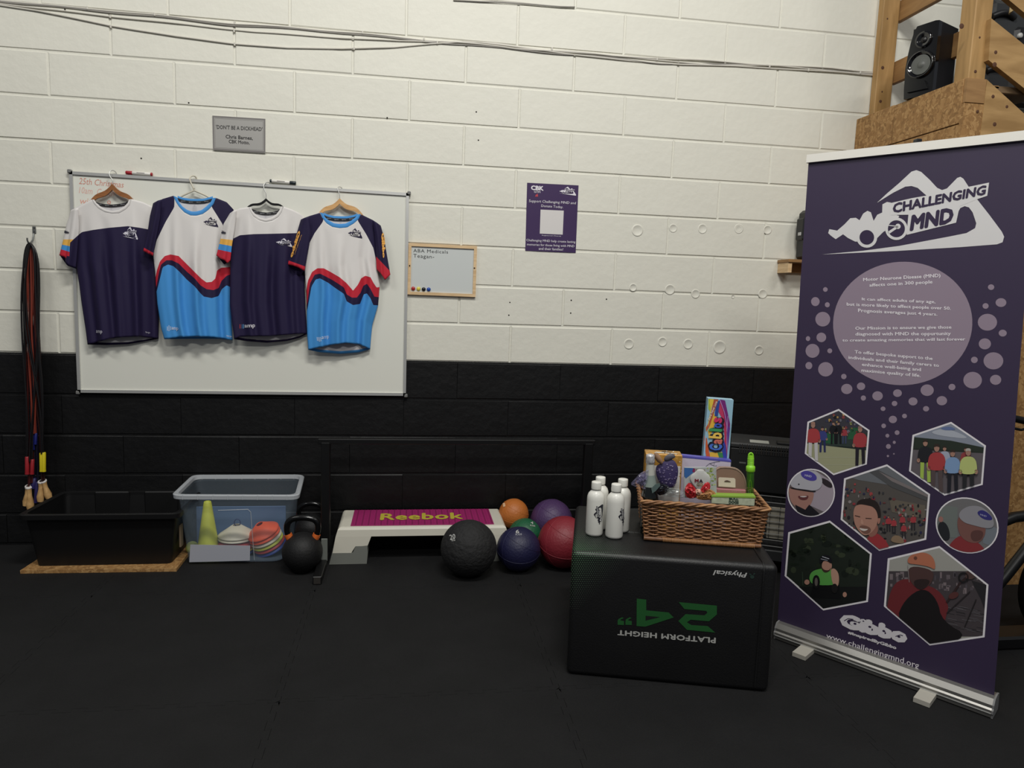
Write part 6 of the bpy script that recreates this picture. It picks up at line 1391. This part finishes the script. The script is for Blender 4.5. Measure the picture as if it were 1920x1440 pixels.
p = W(360, 1005, .21); o = MB().lathe([(.034*math.sin(PI*i/16), -.034*math.cos(PI*i/16)) for i in range(17)], (p.x, -.21, .045), 24).build('tennis_ball', mat('tennis_felt', (186, 190, 84), .9, bump=.3, bscale=200)); tag(o, 'yellow tennis ball beside the tall cone in the tub', 'ball')
cx = W(444, 1012, .2).x; z_ = .02
nm = ['yellow', 'red', 'white']
for i, (m_, lb_) in enumerate(((M['c_blue'], 'blue disc cone at the very bottom of the upright stack in the tub'), (M['c_yel'], 'yellow disc cone low in the upright stack in the clear tub'), (M['c_or'], 'orange-yellow disc cone in the middle of the upright stack'), (M['c_red'], 'red disc cone right under the white ones in the upright stack'), (M['c_white'], 'lower white disc cone of the upright stack in the tub'), (M['c_white'], 'topmost white disc cone with a blue carry loop in the tub'))):
    cone_disc((cx, -.20, z_+.016*i+(.01 if i > 3 else 0)), .098, .022, .058, m_, 'disc_cone', lb_, 'cone')
ztop_ = z_+.016*5+.01+.058
o = MB().tube([(cx+.004+.016*math.cos(a)*(1 if a else 1), -.20, ztop_+.012+.020*math.sin(a)) for a in [2*PI*i/20 for i in range(20)]], .0026, 6, closed=True).build('carry_strap', mat('navy_cord', (44, 54, 96), .6)); tag(o, 'small navy carry loop on top of the white disc cones', 'strap')
R_ = Matrix.Rotation(-.34, 3, 'Y') @ Matrix.Rotation(.25, 3, 'X')
cx2 = W(507, 1040, .21).x
for i, (m_, lb_) in enumerate(((M['c_blue'], 'blue disc cone at the bottom of the leaning stack'), (M['c_red'], 'red disc cone above the blue one in the leaning stack'), (M['c_lime'], 'lime disc cone in the middle of the leaning stack'), (M['c_white'], 'white disc cone between lime and orange in the leaning stack'), (M['c_or'], 'orange disc cone second from the top of the leaning stack'), (M['c_or'], 'topmost orange disc cone leaning to the right in the tub'))):
    cone_disc(Vector((cx2, -.20, .038))+R_ @ Vector((0, 0, .021*i)), .088, .02, .056, m_, 'disc_cone', lb_, 'cone', R_)
bp_ = MB().box((W(368, 960, .09).x, -.092, .012), (W(536, 960, .09).x, -.086, .24), .002).build('blue_folder', mat('slate_blue_card', (84, 108, 140), .6)); tag(bp_, 'slate blue card sheet standing against the back of the clear tub', 'folder')

# ================================================================== BOARD AND BLACK BIN
ob = [FL(38, 1076, 0), FL(331, 1072, 0), FL(346, 1050, 0), FL(75, 1050, 0)]
ob[3] = Vector((ob[0].x+.02, -.03, 0)); ob[2] = Vector((ob[1].x-.0, -.03, 0)) if False else Vector((ob[2].x, -.05, 0))
o = MB().prism([p+Vector((0, 0, .001)) for p in ob], (0, 0, .017)).build('strand_board_offcut', M['osb']); tag(o, 'strand board sheet lying on the floor under the black crate', 'board')
M['bin'] = mat('bin_black', (15, 15, 16), .5, spec=.4)
TB = [FL(47, 962, .31), FL(335, 958, .31), FL(341, 926, .31), FL(118, 918, .31)]
TB[0].y = -.43; TB[1].y = -.43; TB[2].y = -.03; TB[3].y = -.03; TB[2].x = TB[1].x-.01; TB[3].x = TB[0].x+.02
q0 = FL(68, 1062, .018); q1 = FL(318, 1060, .018)
BB = [Vector((q0.x, -.375, .0195)), Vector((q1.x, -.375, .0195)), Vector((q1.x, -.06, .0195)), Vector((q0.x, -.06, .0195))]
bn_ = thing('plastic_crate', 'black open plastic storage crate on a board below the skipping ropes', 'storage box', sum(BB, Vector())/4)
def l4(t_): return [BB[i].lerp(TB[i], t_) for i in range(4)]
loft([rring(l4(0), .03), rring(l4(.5), .03), rring(l4(.95), .03), rring(l4(.95), .03, ex=-.006), rring(l4(.5), .03, ex=-.006), rring(l4(.03), .03, ex=-.006)], 'shell', M['bin'], par=bn_)
loft([rring(TB, .04, dz=-.022, ex=-.002), rring(TB, .045, dz=-.024, ex=.02), rring(TB, .045, dz=.0, ex=.022), rring(TB, .04, dz=.004, ex=.012), rring(TB, .035, dz=0, ex=-.006), rring(TB, .035, dz=-.02, ex=-.006)], 'rim', M['bin'], cap=(False, False), par=bn_)
MB().box((TB[3].x+.16, -.052, .17), (TB[3].x+.34, -.030, .318), .006).build('latch_recess', M['bin'], bn_); MB().box((TB[3].x+.42, -.052, .17), (TB[3].x+.60, -.030, .318), .006).build('latch_recess', M['bin'], bn_)
lo_ = FL(338, 1000, .2); MB().box((TB[1].x-.022, -.33, .09), (TB[1].x-.012, -.29, .21), .002).build('torn_label', mat('torn_paper', (120, 104, 84), .8), bn_)

# ================================================================== SKIPPING ROPES ON THE WALL HOOK
hk = thing('wall_hook', 'small galvanised twin hook screwed to the white wall holding the ropes', 'hook', W(64, 445, .01))
M['galv'] = mat('galvanised', (120, 122, 120), .4, metal=.6)
a = W(60.5, 424.5, .004); b = W(68, 438, .004)
MB().box((a.x, -.007, b.z), (b.x, -.0025, a.z), .002).build('plate', M['galv'], hk)
for y in (427.5, 434.8): MB().lathe([(.0032, 0), (.003, .0012), (0, .0018)], W(64.2, y, .0071), 10, Matrix.Rotation(PI/2, 3, 'X')).build('screw', M['hole'], hk)
p = W(63.5, 438, .004); MB().tube([p, p+Vector((-.001, -.012, -.035)), p+Vector((-.004, -.035, -.055)), W(58, 455.5, .075), W(53, 455, .10), W(51, 450, .105), W(51, 446, .105)], .0042, 8).build('prong', M['galv'], hk)
def rope(top, pts1, pts2, r, col, label, hm, handles, kind='tube'):
    t = thing('skipping_rope', label, 'skipping rope', W(top[0], top[1], top[2])+Vector((0, 0, -.8)))
    dmid = top[2]
    P = [W(x, y, dmid+.0) for x, y in pts1[::-1]]+[W(top[0], top[1], dmid)]+[W(x, y, dmid+.006) for x, y in pts2]
    for _ in range(2):
        q = [P[0]]
        for a, b in zip(P, P[1:]): q += [a*.75+b*.25, a*.25+b*.75]
        P = q+[P[-1]]
    MB().tube(P, r*1.15, 8).build('cord', col, t)
    MB().tube([p+Vector((.009*math.sin(i*.35), -.006, -.002)) for i, p in enumerate(P)], r*1.1, 8).build('cord', col, t)
    for (x0, y0, x1, y1, rad) in handles:
        A_ = W(x0, y0, dmid+.003); B_ = W(x1, y1, dmid+.003)
        if kind == 'tube':
            MB().tube([A_, A_.lerp(B_, .03), A_.lerp(B_, .85), B_], [rad*.8, rad, rad, rad*1.1], 14).build('handle', hm, t)
        else:
            MB().tube([A_, A_.lerp(B_, .12), A_.lerp(B_, .35), A_.lerp(B_, .75), B_], [rad*.95, rad*.8, rad*.75, rad*1.25, rad*1.0], 16).build('handle', hm, t)
            d = (A_-B_).normalized(); R = Vector((0, 0, 1)).rotation_difference((d+Vector((0, -.5, 0))).normalized()).to_matrix()
            MB().lathe([(rad*1.08, -.004), (rad*1.12, 0), (rad*1.0, .003), (rad*.55, .0035)], A_+d*.006, 20, R).build('white_collar', mat('white_cap', (206, 200, 196), .4) if 'white_cap' not in bpy.data.materials else bpy.data.materials['white_cap'], t)
            MB().lathe([(rad*.55, .0036), (rad*.3, .004), (0, .004)], A_+d*.006, 16, R).build('collar_centre', M['hole'], t)
    return t
M['r_blk'] = mat('cord_black', (18, 16, 18), .4); M['r_brn'] = mat('cord_brown', (44, 20, 18), .4); M['r_red'] = mat('cord_red', (72, 26, 24), .4); M['r_or'] = mat('cord_orange', (124, 50, 36), .45); M['r_nav'] = mat('cord_navy', (24, 22, 40), .4)
M['h_red'] = mat('handle_red', (150, 32, 40), .35); M['h_blue'] = mat('handle_blue', (28, 34, 104), .35); M['h_yel'] = mat('handle_yellow', (206, 190, 30), .35); M['h_wood'] = wood('turned_wood', (176, 138, 88), (206, 166, 112), .4, 30); M['h_nav'] = mat('handle_navy', (36, 30, 84), .4)
rope((55, 452, .085), [(46, 470), (43, 520), (45, 600), (48, 700), (50, 800), (50, 862)], [(68, 470), (74, 510), (73, 600), (66, 700), (61, 800), (60, 864)], .0042, M['r_blk'], 'black skipping rope with two red tube handles', M['h_red'], [(51, 856, 51, 889, .0105), (61, 861, 60, 889, .0095)])
rope((56, 453, .075), [(52, 470), (52, 520), (56, 600), (57, 700), (60, 800), (60, 815)], [(62, 470), (63, 530), (58, 640), (64, 720), (67, 812)], .0040, M['r_or'], 'orange-red skipping rope ending in blue tube handles', M['h_blue'], [(60.5, 809, 61, 843, .011), (67.5, 812, 66.5, 833, .007)])
rope((57, 453, .095), [(49, 475), (47, 540), (52, 620), (70, 720), (77, 800), (78, 850)], [(70, 475), (71, 540), (70, 640), (79, 740), (81, 850)], .0040, M['r_blk'], 'black skipping rope with a pair of bright yellow handles', M['h_yel'], [(77.5, 849, 78, 884, .0095), (82, 848, 82, 884, .0105)])
rope((55, 454, .065), [(50, 480), (49, 560), (54, 640), (52, 740), (53, 840), (54, 915)], [(64, 480), (66, 560), (68, 660), (66, 760), (62, 850), (60, 905)], .0040, M['r_red'], 'dark red skipping rope with wooden handles at the lower left', M['h_wood'], [(54, 915, 57, 954, .0165), (52, 914, 48, 948, .0135)], 'wood')
rope((58, 454, .07), [(54, 480), (58, 560), (63, 660), (70, 760), (77, 850), (79, 902)], [(68, 478), (72, 540), (73, 640), (75, 740), (80, 850), (83, 900)], .0042, M['r_brn'], 'brown skipping rope with wooden handles at the lower right of the bunch', M['h_wood'], [(77, 905, 76, 940, .0155), (82, 904, 92, 934, .0155)], 'wood')
rope((57, 455, .055), [(50, 485), (54, 560), (60, 680), (62, 780), (64, 895)], [(65, 480), (68, 600), (70, 760), (70, 900)], .0038, M['r_nav'], 'navy skipping rope hanging in the middle with dark blue grips', M['h_nav'], [(70, 903, 68, 942, .0115), (65, 896, 62, 915, .013)])

# ================================================================== GROUPS OF LIKE THINGS
for pre, g in (('tee_shirt', 'sports tees hung along the whiteboard'), ('coat_hanger', 'hangers hooked over the whiteboard frame'), ('board_marker', 'markers on the whiteboard frame'), ('board_magnet', 'magnets on the small board'), ('wall_cable', 'cables along the white wall'), ('water_bottle', 'white bottles on the jump box'), ('medicine_ball', 'medicine balls beside the step'), ('kettlebell', 'kettlebells by the clear tub'), ('disc_cone', 'disc cones in the clear tub'), ('skipping_rope', 'skipping ropes on the wall hook')):
    for o in bpy.data.objects:
        if o.parent is None and o.name.split('.')[0] == pre: o['group'] = g
